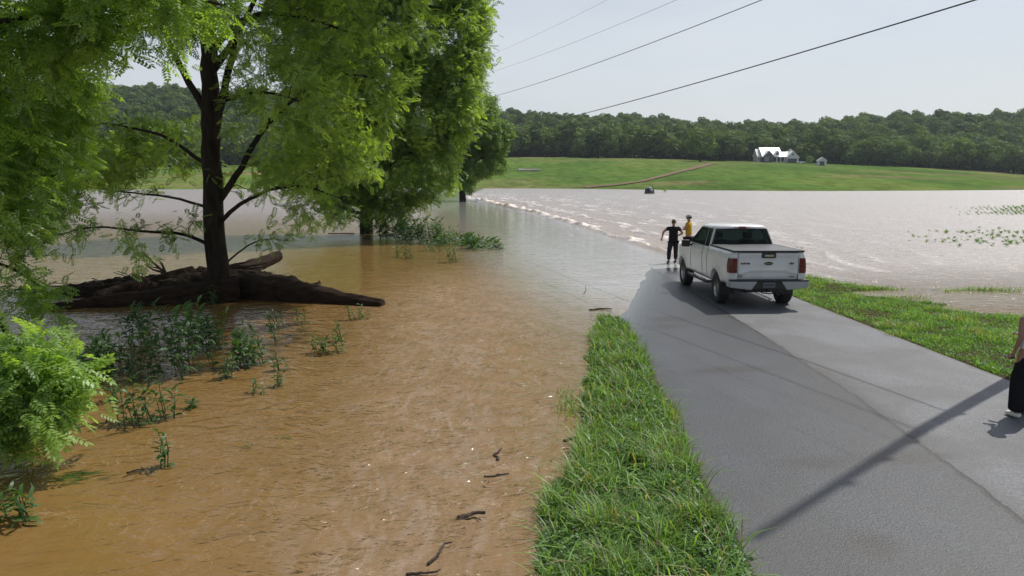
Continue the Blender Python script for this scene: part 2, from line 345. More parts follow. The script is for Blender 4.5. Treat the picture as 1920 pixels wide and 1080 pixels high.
# ------------------------------------------------------------------ road
ry = np.concatenate([np.arange(-25, 3, .5), np.arange(3, 34, .05), np.arange(34, 60, .5)]); u = np.linspace(0, 1, 111)
RX = xlr(ry)[:, None]*(1-u)+xrr(ry)[:, None]*u; RY = np.repeat(ry[:, None], len(u), 1)
wob = (fbm(RY*1.3, RX*0+2, 4)-.5)*.16; RX[:, 0] += wob[:, 0]; RX[:, -1] -= wob[:, 0]
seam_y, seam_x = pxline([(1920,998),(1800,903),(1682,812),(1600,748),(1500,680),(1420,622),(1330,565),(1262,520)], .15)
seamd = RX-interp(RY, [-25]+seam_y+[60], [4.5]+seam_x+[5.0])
def polydist(pts):
    d = np.full(RX.shape, 9.0)
    for (ax, ay), (bx, by) in zip(pts[:-1], pts[1:]):
        t = np.clip(((RX-ax)*(bx-ax)+(RY-ay)*(by-ay))/((bx-ax)**2+(by-ay)**2), 0, 1)
        d = np.minimum(d, np.hypot(RX-ax-t*(bx-ax), RY-ay-t*(by-ay)))
    return d
def rpts(l): return [gp(a, b, .17).xy[:] for a, b in l]
cracks = [rpts(l) for l in ([(1290,697),(1400,690),(1520,692)], [(1490,878),(1560,872),(1640,875),(1750,872)], [(1180,600),(1240,597),(1330,585)], [(1215,560),(1290,575),(1420,622)])]
crd = np.full(RX.shape, 9.0)
for c_ in cracks: crd = np.minimum(crd, polydist(c_))
stain = np.zeros(RX.shape)
for (a, b, rx, ry_) in ((1370,688,.75,.25),(1540,866,.45,.22),(1690,862,.5,.22),(1640,1022,.22,.25),(1240,603,.6,.35),(1600,760,.5,1.3),(1560,710,.4,1.2),(1250,590,.5,.5)):
    q = gp(a, b, .17); stain = np.maximum(stain, np.exp(-(((RX-q.x)/rx)**2+((RY-q.y)/ry_)**2)**1.3)*(.95 if ry_ < 1 else .6))
wet = np.clip(1-(zroad(RX, RY)-.005)/.05, 0, 1)
RZ = zroad(RX, RY)+(fbm(RX*.8, RY*.8, 2)-.5)*.006; RZ[:, 0] -= .04; RZ[:, -1] -= .04
me = np_mesh('road', np.stack([RX, RY, RZ], 2).reshape(-1, 3), grid_faces(len(u), len(ry)), {'seam': seamd, 'crack': crd, 'stain': stain, 'wet': wet, 'edge': np.minimum(RX-RX[:, :1], RX[:, -1:]-RX)})
m = nmat('asphalt', rough=.55); g = G(m); v = g.coord('Object')
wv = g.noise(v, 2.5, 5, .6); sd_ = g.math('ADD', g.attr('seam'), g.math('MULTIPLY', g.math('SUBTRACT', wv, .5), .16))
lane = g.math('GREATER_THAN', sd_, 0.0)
f1 = g.noise(v, 42, 4, .75); f2 = g.noise(v, 1.1, 5, .6)
fr = g.noise(g.coord('Object', (1, .12, 1)), 1.6, 3, .5)
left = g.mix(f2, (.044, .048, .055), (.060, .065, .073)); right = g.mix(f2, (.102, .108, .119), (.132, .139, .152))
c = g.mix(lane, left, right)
c = g.mix(1, c, g.ramp(f1, [(.33, .45), (.5, 1.0), (.68, 1.6)]), 'MULTIPLY')
c = g.mix(1, c, g.ramp(fr, [(.3, .9), (.7, 1.1)]), 'MULTIPLY')
c = g.mix(g.math('MULTIPLY', g.attr('stain'), g.ramp(g.noise(v, 6, 4), [(.25, .5), (.6, 1.0)])), c, (.026, .021, .016))
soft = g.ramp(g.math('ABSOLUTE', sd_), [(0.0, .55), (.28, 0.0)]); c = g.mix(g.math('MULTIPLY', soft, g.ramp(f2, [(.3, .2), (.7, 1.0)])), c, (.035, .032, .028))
cw = g.math('ADD', .016, g.math('MULTIPLY', g.noise(v, 9, 3), .045))
line = g.math('LESS_THAN', g.math('ABSOLUTE', sd_), cw); c = g.mix(g.math('MULTIPLY', line, .95), c, (.018, .017, .015))
cr = g.math('ADD', g.attr('crack'), g.math('MULTIPLY', g.noise(v, 4, 4), .12))
l2 = g.math('LESS_THAN', g.math('ABSOLUTE', g.math('SUBTRACT', cr, .065)), .008); c = g.mix(g.math('MULTIPLY', l2, .55), c, (.03, .028, .025))
ed = g.math('SUBTRACT', g.attr('edge'), g.math('MULTIPLY', g.noise(v, 3.5, 5, .65), .34)); c = g.mix(g.math('MULTIPLY', g.math('LESS_THAN', ed, -.05), .75), c, g.mix(g.noise(v, 30, 3), (.025, .022, .016), (.11, .095, .07)))
blot = g.ramp(g.noise(v, .55, 5, .6, .6), [(.42, 0.0), (.6, 1.0)]); c = g.mix(g.math('MULTIPLY', blot, .45), c, (.045, .043, .040))
c = g.mix(g.math('MULTIPLY', g.attr('wet'), .75), c, (.03, .029, .027))
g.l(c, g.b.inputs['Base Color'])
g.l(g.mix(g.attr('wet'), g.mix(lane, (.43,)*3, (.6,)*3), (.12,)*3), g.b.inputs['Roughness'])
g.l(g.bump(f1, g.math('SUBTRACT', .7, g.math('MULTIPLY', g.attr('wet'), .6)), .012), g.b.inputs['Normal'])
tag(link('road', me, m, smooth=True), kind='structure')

# dirt track across the field and a puddle
def draped(name, pts, width, mat, lift=.12, kind='structure', n=60):
    pts = np.array(pts); d = np.r_[0, np.cumsum(np.hypot(*np.diff(pts, axis=0).T))]; t = np.linspace(0, d[-1], n)
    cx, cy = np.interp(t, d, pts[:, 0]), np.interp(t, d, pts[:, 1]); wd = np.interp(t, d, width)
    tx, ty = np.gradient(cx), np.gradient(cy); L = np.hypot(tx, ty); nx, ny = -ty/L, tx/L
    k = np.linspace(-.5, .5, 7); XX = cx[:, None]+nx[:, None]*k*wd[:, None]; YY = cy[:, None]+ny[:, None]*k*wd[:, None]
    XX += (fbm(XX/3+5, YY/3)-.5)*1.2
    ZZ = zland(XX, YY)+(fbm(XX/40, YY/40)-.5)*np.clip((YY-240)/100, 0, 1)*1.5+lift
    return tag(link(name, np_mesh(name, np.stack([XX, YY, ZZ], 2).reshape(-1, 3), grid_faces(7, n)), mat, smooth=True), kind=kind)
def field_y(px, py):          # distance along this pixel column where the field meets the line of sight
    ys = np.linspace(180, 428, 400); x = (px-960)/FPX*ys; z = zfar(x, ys)
    p = 333-(z-CAMH)/ys*FPX; i = np.argmin(np.abs(p-py)+(z < 0)*99); return (x[i], ys[i])
M['dirt'] = speckled('dirt', (.12, .085, .05), (.22, .155, .11), .6, .95, 0)
draped('dirt_track', [field_y(1330, 309), field_y(1290, 319), field_y(1240, 331), field_y(1200, 341), field_y(1150, 348), field_y(1095, 352)], [4, 3.6, 2.6, 2.6, 3, 4], M['dirt'], .25)
M['puddle'] = nmat('puddle', (.30, .27, .25), .1)
q = field_y(990, 320); draped('puddle', [(q[0]-4, q[1]), (q[0]+5, q[1]-1)], [9, 7], M['puddle'], .3, n=8)

# ------------------------------------------------------------------ leaves
def norm(a): return a/(np.linalg.norm(a, axis=-1, keepdims=True)+1e-9)
def pinnate(pairs, L=1.0, lw=.048, ll=.29, droop=.20, rachis=True):
    V = []; F = []
    def leaflet(bx, side, ln, ang, zz):
        d = np.array([math.cos(ang), side*math.sin(ang), -.25]); d /= np.linalg.norm(d); n = np.array([-d[1], d[0], 0.0]); n /= np.linalg.norm(n)
        b = np.array([bx, 0, zz]); i = len(V)
        V.extend([b, b+d*ln*.45+n*lw+[0, 0, -.012], b+d*ln+[0, 0, -.03], b+d*ln*.45-n*lw+[0, 0, -.012]]); F.append((i, i+1, i+2, i+3))
    z = lambda x: -droop*x*x
    for i in range(pairs):
        x = (.22+.70*i/max(pairs-1, 1))*L; k = 1-.35*abs(i/max(pairs-1, 1)-.45)
        for s in (-1, 1): leaflet(x, s, ll*k, R(66), z(x))
    leaflet(L*.95, 0, ll*.9, 0, z(L*.95))
    if rachis:
        i = len(V); V.extend([np.array([0, -.006, 0]), np.array([L*.95, -.006, z(L)]), np.array([L*.95, .006, z(L)]), np.array([0, .006, 0])]); F.append((i, i+1, i+2, i+3))
    return np.array(V), np.array(F)
def cluster_leaf(n, spread=1.0, w=.34):      # a spray of broad leaves
    V = []; F = []
    for k in range(n):
        a = rng.uniform(-1.3, 1.3); l = rng.uniform(.5, 1)*.7; b = np.array([rng.uniform(0, .5), rng.uniform(-.25, .25), rng.uniform(-.15, .15)])*spread
        d = np.array([math.cos(a), math.sin(a), rng.uniform(-.7, .2)]); d /= np.linalg.norm(d); nn = norm(np.cross(d, rng.normal(size=3)*.5+[0, 0, 1])); i = len(V)
        V.extend([b, b+d*l*.5+nn*w*l*.5, b+d*l, b+d*l*.5-nn*w*l*.5]); F.append((i, i+1, i+2, i+3))
    return np.array(V), np.array(F)
def scatter(tpl, pos, dirs, size, up_noise=.35, a=None):
    V, F = tpl; m = len(pos); d = norm(dirs)
    n = norm(np.array([0, 0, 1.])+rng.normal(size=(m, 3))*up_noise); s = norm(np.cross(n, d)); n = np.cross(d, s)
    Rm = np.stack([d, s, n], 2)
    W = np.einsum('mij,nj->mni', Rm, V)*np.reshape(size, (-1, 1, 1))+pos[:, None, :]
    FF = F[None]+(np.arange(m)*len(V))[:, None, None]
    if a is None: a = rng.random(m)
    A = np.repeat(a, len(V))+rng.normal(size=m*len(V))*.0
    return W.reshape(-1, 3), FF.reshape(-1, F.shape[1]), A
def grow_tree(name, root, limbs, blobs, n_cl, tpl, per, lsize, lmat, bark, label, cat='tree', group=None, trunk_r=.3, ltilt=-.12, spray=.45, twig_r=.012, seg=7, shell=.55, tone=(0, 1), maxstep=.9, parts=('trunk', 'crown')):
    """limbs: list of (points, r0, r1) in world space; blobs: (centre, radius xyz); clusters of leaves joined to the nearest wood by curved twigs"""
    base = np.array(root, float); e = empty(name, root, label=label, cat=cat, group=group)
    wood = MB(); nodes = []; nr = []
    for pts, r0, r1 in limbs:
        pts = np.array(pts, float); t = np.r_[0, np.cumsum(np.linalg.norm(np.diff(pts, axis=0), axis=1))]; n = max(4, int(t[-1]/.35))
        tt = np.linspace(0, t[-1], n); q = np.stack([np.interp(tt, t, pts[:, k]) for k in range(3)], 1)
        for _ in range(2): q[1:-1] = .5*q[1:-1]+.25*(q[:-2]+q[2:])
        q[1:-1] += rng.normal(size=(n-2, 3))*.02*min(1, r0*5); r = r0+(r1-r0)*(tt/t[-1])**.8
        wood.tube(q, r, 10 if r0 > .15 else seg); nodes.append(q[1:]); nr.append(r[1:])
    N = np.concatenate(nodes); NR = np.concatenate(nr); NC = N.mean(0)
    vol = np.array([(np.prod(b[1]) if np.ndim(b[1]) else b[1]**3)**.75 for b in blobs]); cnt = rng.multinomial(n_cl, vol/vol.sum())
    CP = []; CO = []
    for b, k in zip(blobs, cnt):
        c = np.array(b[0], float); rad = np.broadcast_to(np.array(b[1], float), (3,))
        u = norm(rng.normal(size=(k, 3))); rr = rng.random(k)[:, None]**(1/3.); rr = shell+(1-shell)*rr if shell else rr
        rr = rr*(1+.38*(vnoise(u[:, 0]*2.6+c[0]+5, u[:, 2]*2.6+u[:, 1]*1.7+c[2])-.5)[:, None]*2)
        CP.append(c+u*rr*rad); CO.append(u)
    CP = np.concatenate(CP); CO = np.concatenate(CO); keep = CP[:, 2] > base[2]+.35; CP = CP[keep]; CO = CO[keep]
    order = np.argsort(((CP[:, None, :]-N[None, ::4, :])**2).sum(2).min(1)); CP = CP[order]; CO = CO[order]
    buf = np.zeros((len(N)+len(CP)*4, 3)); br = np.zeros(len(buf)); buf[:len(N)] = N; br[:len(N)] = NR; k = len(N)
    TD = np.zeros_like(CP)
    for i, c in enumerate(CP):
        d = c-buf[:k]; L = np.sqrt((d**2).sum(1)); cost = L+.5*np.clip(-d[:, 2], 0, None); j = int(cost.argmin()); a = buf[j]; l = L[j]
        sag = np.array([0, 0, .14*l*rng.uniform(.3, 1.3)]); mid1 = a+(c-a)*.33+sag; mid2 = a+(c-a)*.68+sag*.8
        mid1 += rng.normal(size=3)*.05*l; mid2 += rng.normal(size=3)*.05*l
        r0 = min(br[j]*.6, twig_r*(1+l*1.2)); wood.tube([a, mid1, mid2, c], np.array([r0, r0*.75, r0*.55, r0*.35]), 4)
        buf[k:k+3] = [mid1, mid2, c]; br[k:k+3] = [r0*.75, r0*.55, r0*.35]; k += 3; TD[i] = c-mid2
    TD = norm(TD)
    m = len(CP)*per; idx = np.repeat(np.arange(len(CP)), per)
    pos = CP[idx]-TD[idx]*rng.uniform(-.2, 1.0, (m, 1))*spray+rng.normal(size=(m, 3))*spray*.28
    dr = TD[idx]*.55+CO[idx]*.35+rng.normal(size=(m, 3))*.55+np.array([0, 0, ltilt]); dr[:, 2] *= .7
    ton = tone[0]+(tone[1]-tone[0])*np.clip(.75*rng.random(len(CP))[idx]+.25*rng.random(m), 0, 1)
    V, F, A = scatter(tpl, pos, dr, lsize*rng.uniform(.65, 1.2, m), a=ton)
    wood.link(parts[0], bark, e, True, shift=base)
    link(parts[1], np_mesh(parts[1], V-base, F, {'rnd': A}), lmat, e)
    return e
PIN7 = pinnate(5, lw=.075, ll=.34, droop=.22, rachis=False); PIN4 = pinnate(4, lw=.095, ll=.38, droop=.22, rachis=False)
def A3(px, py, Y): return np.array(at(px, py, Y))
def blob(px, py, Y, rx, ry=None, rz=None): return (A3(px, py, Y), (rx, ry or rx, rz or rx))

# --- tree standing in the driftwood, left of centre
Y1 = 20.6; b1 = gp(412, 560, 0); Y1 = b1.y; s1 = FPX/Y1
T1 = lambda px, py, dy=0: A3(px, py, Y1+dy)
limbs = [
 ([T1(414,575), T1(409,520), T1(402,430), T1(398,330), T1(395,220), T1(392,110), T1(388,0), T1(385,-160), T1(395,-300)], .33, .15),
 ([T1(412,610), T1(416,560), T1(410,500)], .46, .30),
 ([T1(440,600,-.3), T1(428,565,-.2), T1(418,525,-.05)], .20, .08),
 ([T1(398,392), T1(425,356), T1(452,318), T1(478,262,.3), T1(520,212,.5), T1(585,160,.8), T1(650,135,1.2), T1(720,150,1.6)], .11, .03),
 ([T1(400,430,-.05), T1(428,400,-.1), T1(462,374,-.4), T1(512,352,-.8), T1(570,345,-1.2), T1(640,372,-1.5)], .075, .02),
 ([T1(395,225), T1(352,150), T1(325,95,.4), T1(298,40,.8), T1(262,-30,1.2)], .12, .05),
 ([T1(398,318), T1(345,278,.6), T1(300,250,1), T1(225,235,1.5), T1(150,225,2)], .07, .02),
 ([T1(403,465), T1(360,440,-.5), T1(320,432,-.9), T1(262,438,-1.2), T1(190,418,-1.5), T1(110,440,-1.6)], .06, .015),
 ([T1(401,392), T1(320,368,.5), T1(250,362,.9), T1(170,352,1.3)], .05, .015),
 ([T1(405,510), T1(430,488), T1(452,468,.3), T1(490,440,.6), T1(540,452,.9)], .035, .012),
 ([T1(402,90), T1(440,40), T1(500,18,.3), T1(590,35,.6), T1(650,60,.8)], .10, .03),
 ([T1(400,130), T1(432,85), T1(470,20,-.4), T1(500,-60,-.6)], .12, .04),
 ([T1(405,240), T1(425,150,.6), T1(440,80,1.2), T1(445,0,1.6), T1(460,-120,1.8)], .13, .05),
 ([T1(390,-60), T1(330,-110), T1(240,-170), T1(150,-180)], .10, .03),
 ([T1(390,-60), T1(480,-130,-1), T1(600,-160,-1.5), T1(700,-150,-1.5)], .10, .03),
 ([T1(390,60), T1(360,20,-1.5), T1(330,-10,-3), T1(300,0,-4.2)], .08, .02),
 ([T1(398,200), T1(440,180,-1.2), T1(500,170,-2.4), T1(560,190,-3.2)], .07, .02)]
blobs = [blob(560,90,Y1,1.5), blob(640,210,Y1+1,1.6,1.6,1.3), blob(480,40,Y1-.5,1.3), blob(520,250,Y1-.5,1.1,1.4,1.0), blob(590,310,Y1,1.2,1.4,.8),
 blob(660,140,Y1+.5,1.5), blob(600,395,Y1-1,.8,1,.5), blob(515,440,Y1+.6,.55,.6,.3), blob(470,330,Y1+.6,.7,1,.6), blob(545,355,Y1-1.4,.8,.9,.5),
 blob(190,425,Y1-1.5,1.1,.9,.38), blob(105,445,Y1-1.7,.6,.6,.35), blob(345,430,Y1-1.2,.5,.5,.3), blob(275,465,Y1-1.2,.5,.5,.35), blob(255,355,Y1+.8,1.0,1,.22), blob(150,345,Y1+1.2,.8,.9,.3),
 blob(195,245,Y1+1.5,1.2,1.2,.7), blob(110,180,Y1+1.6,1.2,1.2,1.1), blob(300,20,Y1-3.5,1.1,1,.9), blob(410,30,Y1-3.2,.9,.9,.8), blob(230,-30,Y1,2.0,2,1.6), blob(470,150,Y1-2,.9,1,.7),
 blob(560,180,Y1-2.8,1.2,1.1,.8), blob(640,290,Y1+1.8,1.3,1.4,.9), blob(120,-150,Y1,2.2), blob(380,-260,Y1,3.2,3,2.2), blob(600,-180,Y1-1,2.6,2.6,2.2), blob(700,-20,Y1+1,1.8,1.8,1.6), blob(250,-230,Y1,2.6),
 blob(60,60,Y1+1.5,1.6,1.6,1.6), blob(340,290,Y1+1.5,.9,1,.5), blob(45,300,Y1+2,1.2,1.3,1.1),
 blob(290,300,Y1+2,1.1,1.2,.6), blob(200,300,Y1+2.5,1.2,1.2,.7), blob(345,235,Y1+2,.5,1,.6), blob(110,255,Y1+2,.9,1,.5), blob(300,255,Y1+2.5,.9,1,.5), blob(250,290,Y1+3,.9,1,.5), blob(330,330,Y1+2.5,.5,.8,.25), blob(170,310,Y1+3,1.1,1,.6), blob(60,380,Y1+1,1.1,1.1,.7), blob(120,390,Y1+1.5,.8,.9,.35),
 ((-5.5,21,12.3),(2.6,2.8,1.8)), ((-3.0,21.5,12.4),(2.6,2.8,1.9)), ((-.6,20.8,12.2),(2.0,2.4,1.6)), ((-3.4,24.5,13),(2.6,2.5,1.8)), ((-4.8,18.2,11.6),(2.6,2.2,1.7)), ((-2.0,18.6,11.4),(2.2,2.0,1.5)), ((-7.5,24.5,13.2),(2.8,2.8,2)), ((-.9,23.6,12.8),(2.0,2.2,1.6)), ((-5.5,27,13.2),(2.6,2.6,1.8)), ((-9.5,18,12),(2.6,2.4,1.8)), ((-12,22,12.5),(2.8,2.8,2))]
grow_tree('walnut_tree', b1[:], limbs+[([(-8.2,20.7,11), (-6.4,21,12), (-3.4,21.2,12.6), (-.8,21,12.5)], .10, .03), ([(-8.2,20.7,10.5), (-6.4,22.5,12), (-4.4,25,13)], .09, .03), ([(-8.2,20.7,10), (-6.2,19.4,11.3), (-3.2,18.4,11.6)], .09, .03), ([(-8.3,20.8,11), (-10.5,19.5,12), (-12,21.5,12.4)], .09, .03)], blobs, 4300, PIN7, 12, .27, M['walnut_leaf'], M['bark'], 'tall tree with a dark straight trunk rising from the driftwood heap in the flood', tone=(0, 1))

# --- big tree behind it
b2 = gp(687, 438, 0); Y2 = b2.y
T2 = lambda px, py, dy=0: A3(px, py, Y2+dy)
limbs = [([T2(687,445), T2(686,400), T2(682,330), T2(680,230), T2(672,120), T2(665,0), T2(660,-120)], .42, .15),
 ([T2(684,300), T2(715,220), T2(745,120,1), T2(770,20,1), T2(790,-80)], .25, .08), ([T2(684,270), T2(640,190), T2(600,110), T2(570,30,-1)], .22, .07),
 ([T2(688,350), T2(730,310,-2), T2(780,280,-3), T2(820,270,-3)], .14, .04), ([T2(690,250), T2(750,200,-2), T2(810,170,-2.5), T2(860,160,-2)], .16, .04),
 ([T2(684,360), T2(640,340,-2), T2(600,350,-3)], .12, .04), ([T2(712,436,-.3), T2(716,405,-.5), T2(730,380,-1), T2(745,350,-1.5)], .07, .03), ([T2(680,160), T2(660,110,-3), T2(640,60,-5)], .15, .04)]
blobs = [blob(690,130,Y2-2,4.2,4,3.0), blob(800,70,Y2,3.4,3.4,3.2), blob(850,170,Y2-1,2.0,2.4,2.2), blob(790,230,Y2-2,2.7,2.6,1.9), blob(810,300,Y2-2,1.5,1.8,1.5), blob(740,330,Y2-3,2.4,2.2,1.7),
 blob(650,330,Y2-3,2.1,2,1.5), blob(600,260,Y2-2,2.2,2.4,2.2), blob(690,250,Y2-4,2.6,2.2,2.0), blob(870,40,Y2+.5,1.9,2.2,2.6), blob(780,-60,Y2,4.0,4,3), blob(620,-60,Y2,4.2,4,3),
 blob(745,382,Y2-2.5,1.5,1.4,.6), blob(620,395,Y2-3.5,1.0,1.1,.7), blob(590,80,Y2,3.2), blob(640,365,Y2-3.5,1.7,1.6,.9), blob(710,395,Y2-2,1.5,1.5,.5), blob(560,330,Y2-1,1.6,1.8,1.2), blob(830,345,Y2-2,.9,1.1,.6), blob(700,-180,Y2,4.5,4.5,3), blob(790,370,Y2-2.2,1.1,1.1,.55), blob(665,180,Y2-5,2.2,1.4,1.6), blob(850,255,Y2-1,1.0,1.2,.8), blob(885,110,Y2,1.0,1.4,1.2)]
grow_tree('walnut_tree', b2[:], limbs, blobs, 4400, PIN4, 14, .43, M['walnut_leaf'], M['bark'], 'broad leafy tree standing in the flood behind the trunk with the driftwood heap', spray=.8, twig_r=.02, shell=.35, tone=(0, 1))

# --- third tree, by the bend of the drowned road
b3 = gp(868, 376, 0); Y3 = b3.y
T3 = lambda px, py, dy=0: A3(px, py, Y3+dy)
limbs = [([T3(868,378), T3(866,350), T3(872,320), T3(882,270), T3(880,210)], .55, .2), ([T3(870,330), T3(895,300), T3(925,285)], .25, .08), ([T3(868,330), T3(835,300), T3(810,280)], .25, .08), ([T3(880,270), T3(905,230), T3(915,200)], .2, .08)]
blobs = [blob(885,250,Y3,4.2,4,3.6), blob(925,265,Y3,2.4,3,3.0), blob(900,205,Y3,2.6,3,2.4), blob(850,290,Y3,3.4,3.5,2.6), blob(930,310,Y3-1,1.8,2,1.4), blob(900,318,Y3-2,2.2,2.2,1.2), blob(840,215,Y3,3.5,3.5,3), blob(945,250,Y3,1.3,2,1.6), blob(880,345,Y3-2,1.2,1.3,1.0)]
grow_tree('bushy_tree', b3[:], limbs, blobs, 1500, cluster_leaf(5), 12, .75, M['dense_leaf'], M['bark'], 'dense rounded tree at the far bend of the flooded road', spray=.8, twig_r=.03, shell=.3)

# --- tree on the near left whose trunk is outside the frame
b0 = Vector((-9.6, 10.2, 0)); T0 = A3
limbs = [([(-9.6,10.2,-.3), (-9.5,10.3,2), (-9.3,10.4,4.5), (-9.4,10.6,7.5), (-9.2,10.8,10)], .26, .09),
 ([(-9.5,10.3,3.2), T0(-60,520,10), T0(20,640,9.2), T0(90,700,8.8), T0(130,740,8.6)], .07, .015),
 ([(-9.4,10.3,1.9), T0(-60,720,9.2), T0(30,770,8.8), T0(80,820,8.6)], .05, .012),
 ([(-9.4,10.4,5.5), T0(-60,60,11), T0(60,20,11.5), T0(160,35,12), T0(260,55,12.4)], .08, .02),
 ([(-9.4,10.4,6.2), T0(40,-80,11), T0(200,-40,11), T0(340,-10,11), T0(420,10,11.2)], .08, .02),
 ([(-9.4,10.4,4.4), T0(-50,200,12), T0(30,180,13), T0(110,150,13.5)], .07, .02),
 ([(-9.4,10.4,3.6), T0(-60,350,12), T0(0,330,13), T0(100,330,14)], .07, .02),
 ([(-9.3,10.4,2.6), T0(-40,480,12), T0(20,500,13), T0(80,540,14)], .05, .015),
 ([(-9.3,10.8,8), T0(100,-200,11), T0(250,-220,11.5)], .08, .02)]
blobs = [blob(30,680,8.8,.62,.6,.34), blob(30,670,8.6,.55,.6,.34), blob(70,720,8.5,.5,.5,.32), blob(15,800,8.5,.5,.5,.35), blob(60,790,8.4,.42,.4,.30), blob(-10,740,8.6,.6,.6,.5), blob(110,690,8.5,.34,.4,.2), blob(90,760,8.3,.3,.4,.25), blob(95,735,8.6,.42,.5,.28), blob(20,780,8.7,.55,.5,.35), blob(70,830,8.5,.3,.4,.22), blob(120,700,8.7,.30,.35,.2), blob(-60,720,9,.8,.8,.7),
 blob(130,40,12,1.0,.9,.6), blob(260,50,12.3,.9,.8,.6), blob(370,15,11.2,.55,.5,.42), blob(40,60,12,1.0,.9,.8), blob(90,140,13,.9,.9,.6), blob(60,230,13,.9,1,.7), blob(140,200,13.4,.5,.6,.4), blob(20,330,13,.8,.9,.9), blob(110,310,14,.8,.8,.7),
 blob(10,450,13,.55,.7,.7), blob(30,545,13.5,.6,.6,.4), blob(90,575,14,.6,.5,.3), blob(200,0,11.6,1.2,1,.5), blob(150,-220,11.5,2.2,2,1.4), blob(-80,300,12,1.4), blob(-60,0,11,1.6), blob(20,420,12.5,.6,.6,.5), (( -10.2,9.6,7.5),(2.2,2.2,2.2)), blob(40,385,14,.6,.6,.5)]
grow_tree('walnut_tree', b0[:], limbs, blobs+blobs[:8], 1450, PIN7, 11, .28, M['near_leaf'], M['bark'], 'leafy branches of the nearest tree reaching in from the left edge', spray=.3, twig_r=.008, shell=.2, tone=(.1, 1))

# ------------------------------------------------------------------ woods beyond the field
def gz(x, y): return float(zland(np.array([x]), np.array([y]))[0]+(fbm(np.array([x/40]), np.array([y/40]))[0]-.5)*np.clip((y-240)/100, 0, 1)*1.5*(y > 150))
def far_tree(seed, h=16.0, rad=5.5, n=1500, leaf=.62, mat='far_leaf', low=.12):
    r = np.random.default_rng(seed); e = empty('broadleaf_tree')
    tw = MB(); tw.tube([(0, 0, -.5), (.1, 0, h*.2), (.2, .1, h*.55)], [.45, .33, .15], 7)
    for k in range(5):
        a = r.uniform(0, 6.28); tw.tube([(.1, 0, h*(.15+.05*k)), (math.cos(a)*rad*.35, math.sin(a)*rad*.35, h*(.32+.06*k)), (math.cos(a)*rad*.7, math.sin(a)*rad*.7, h*(.45+.07*k))], [.2, .12, .05], 5)
    tw.link('trunk', M['bark'], e, True)
    P_, D_, A_ = [], [], []
    L = int(r.integers(9, 14))
    for k in range(L):
        t = (k+.5)/L; zc = h*(low+.16+(.92-low-.2)*t); rr = rad*(math.sin(math.pi*min(1, .22+.62*t)))*.62; a = 2.4*k+r.uniform(-.5, .5)
        c = np.array([math.cos(a)*rr, math.sin(a)*rr, zc]); br_ = rad*r.uniform(.34, .55)
        m_ = int(n/L); u = norm(r.normal(size=(m_, 3))); q = c+u*np.array([br_, br_, br_*.85])*r.uniform(.7, 1.08, (m_, 1))
        P_.append(q); D_.append(u); A_.append(np.clip(r.uniform(.2, .8)+r.normal(size=m_)*.2, 0, 1))
    P_ = np.concatenate(P_); D_ = np.concatenate(D_); A_ = np.concatenate(A_); m_ = len(P_)
    nn = norm(D_+r.normal(size=(m_, 3))*.45+[0, 0, .25]); tt = norm(np.cross(nn, r.normal(size=(m_, 3)))); bb = np.cross(nn, tt)
    sz = leaf*r.uniform(.6, 1.3, (m_, 1))
    V = np.stack([P_-tt*sz, P_+bb*sz*.6, P_+tt*sz, P_-bb*sz*.6], 1).reshape(-1, 3)
    link('crown', np_mesh('crown', V, np.arange(m_*4).reshape(-1, 4), {'rnd': np.repeat(A_, 4)}), M[mat], e)
    return e
def copy_tree(o, parent=None):
    c = o.copy(); C.objects.link(c); c.parent = parent
    for ch in list(o.children): copy_tree(ch, c)
    return c
protos = [far_tree(1), far_tree(2, 17.5, 5.0), far_tree(3, 13, 6.0, low=.02), far_tree(4, 15, 6.2, 1700), far_tree(5, 19, 4.6)]
rl = random.Random(5); used = set()
def put_tree(k, x, y, sc, label, group=None, cat='tree', name=None, z=None, sx=1):
    o = protos[k] if k not in used else copy_tree(protos[k]); used.add(k)
    o.location = (x, y, gz(x, y)-.2 if z is None else z); o.rotation_euler = (0, 0, rl.uniform(0, 6.28)); o.scale = (sc*sx, sc*sx, sc)
    for q in ('group',):
        if q in o: del o[q]
    tag(o, label, cat, group)
    if name: o.name = name
    return o
px = -330
while px < 2250:
    Y = 437+rl.uniform(-6, 12) + (14 if 1400 < px < 1580 else 0); x = (px-960)/FPX*Y; k = rl.choice([0, 1, 2, 2, 3, 3, 0, 4]) if len(used) > 4 else len(used)
    put_tree(k, x, Y, rl.uniform(.7, 1.2), 'green broadleaf tree in the front row of the wooded edge beyond the field', 'trees along the wooded edge beyond the field', sx=rl.uniform(1.1, 1.55))
    px += rl.uniform(17, 32)
q = field_y(1308, 303.5)
put_tree(3, q[0]*1.0, q[1], 1.22, 'lone dark spreading tree at the top of the field left of the white-roofed house', sx=1.12)
# nearer trees on the left across the flooded field
for (a, b, Y, sc) in ((30, 333, 330, 1.7), (95, 332, 345, 1.6), (160, 332, 360, 1.5), (225, 330, 390, 1.45), (290, 330, 400, 1.5), (355, 330, 405, 1.5), (430, 330, 410, 1.5), (500, 330, 412, 1.5), (-60, 333, 320, 1.7), (570, 330, 415, 1.4)):
    put_tree(rl.choice([0, 2, 3]), (a-960)/FPX*Y, Y, sc, 'broadleaf tree at the wood edge across the flooded field on the left', 'trees at the wood edge on the left', sx=1.25)
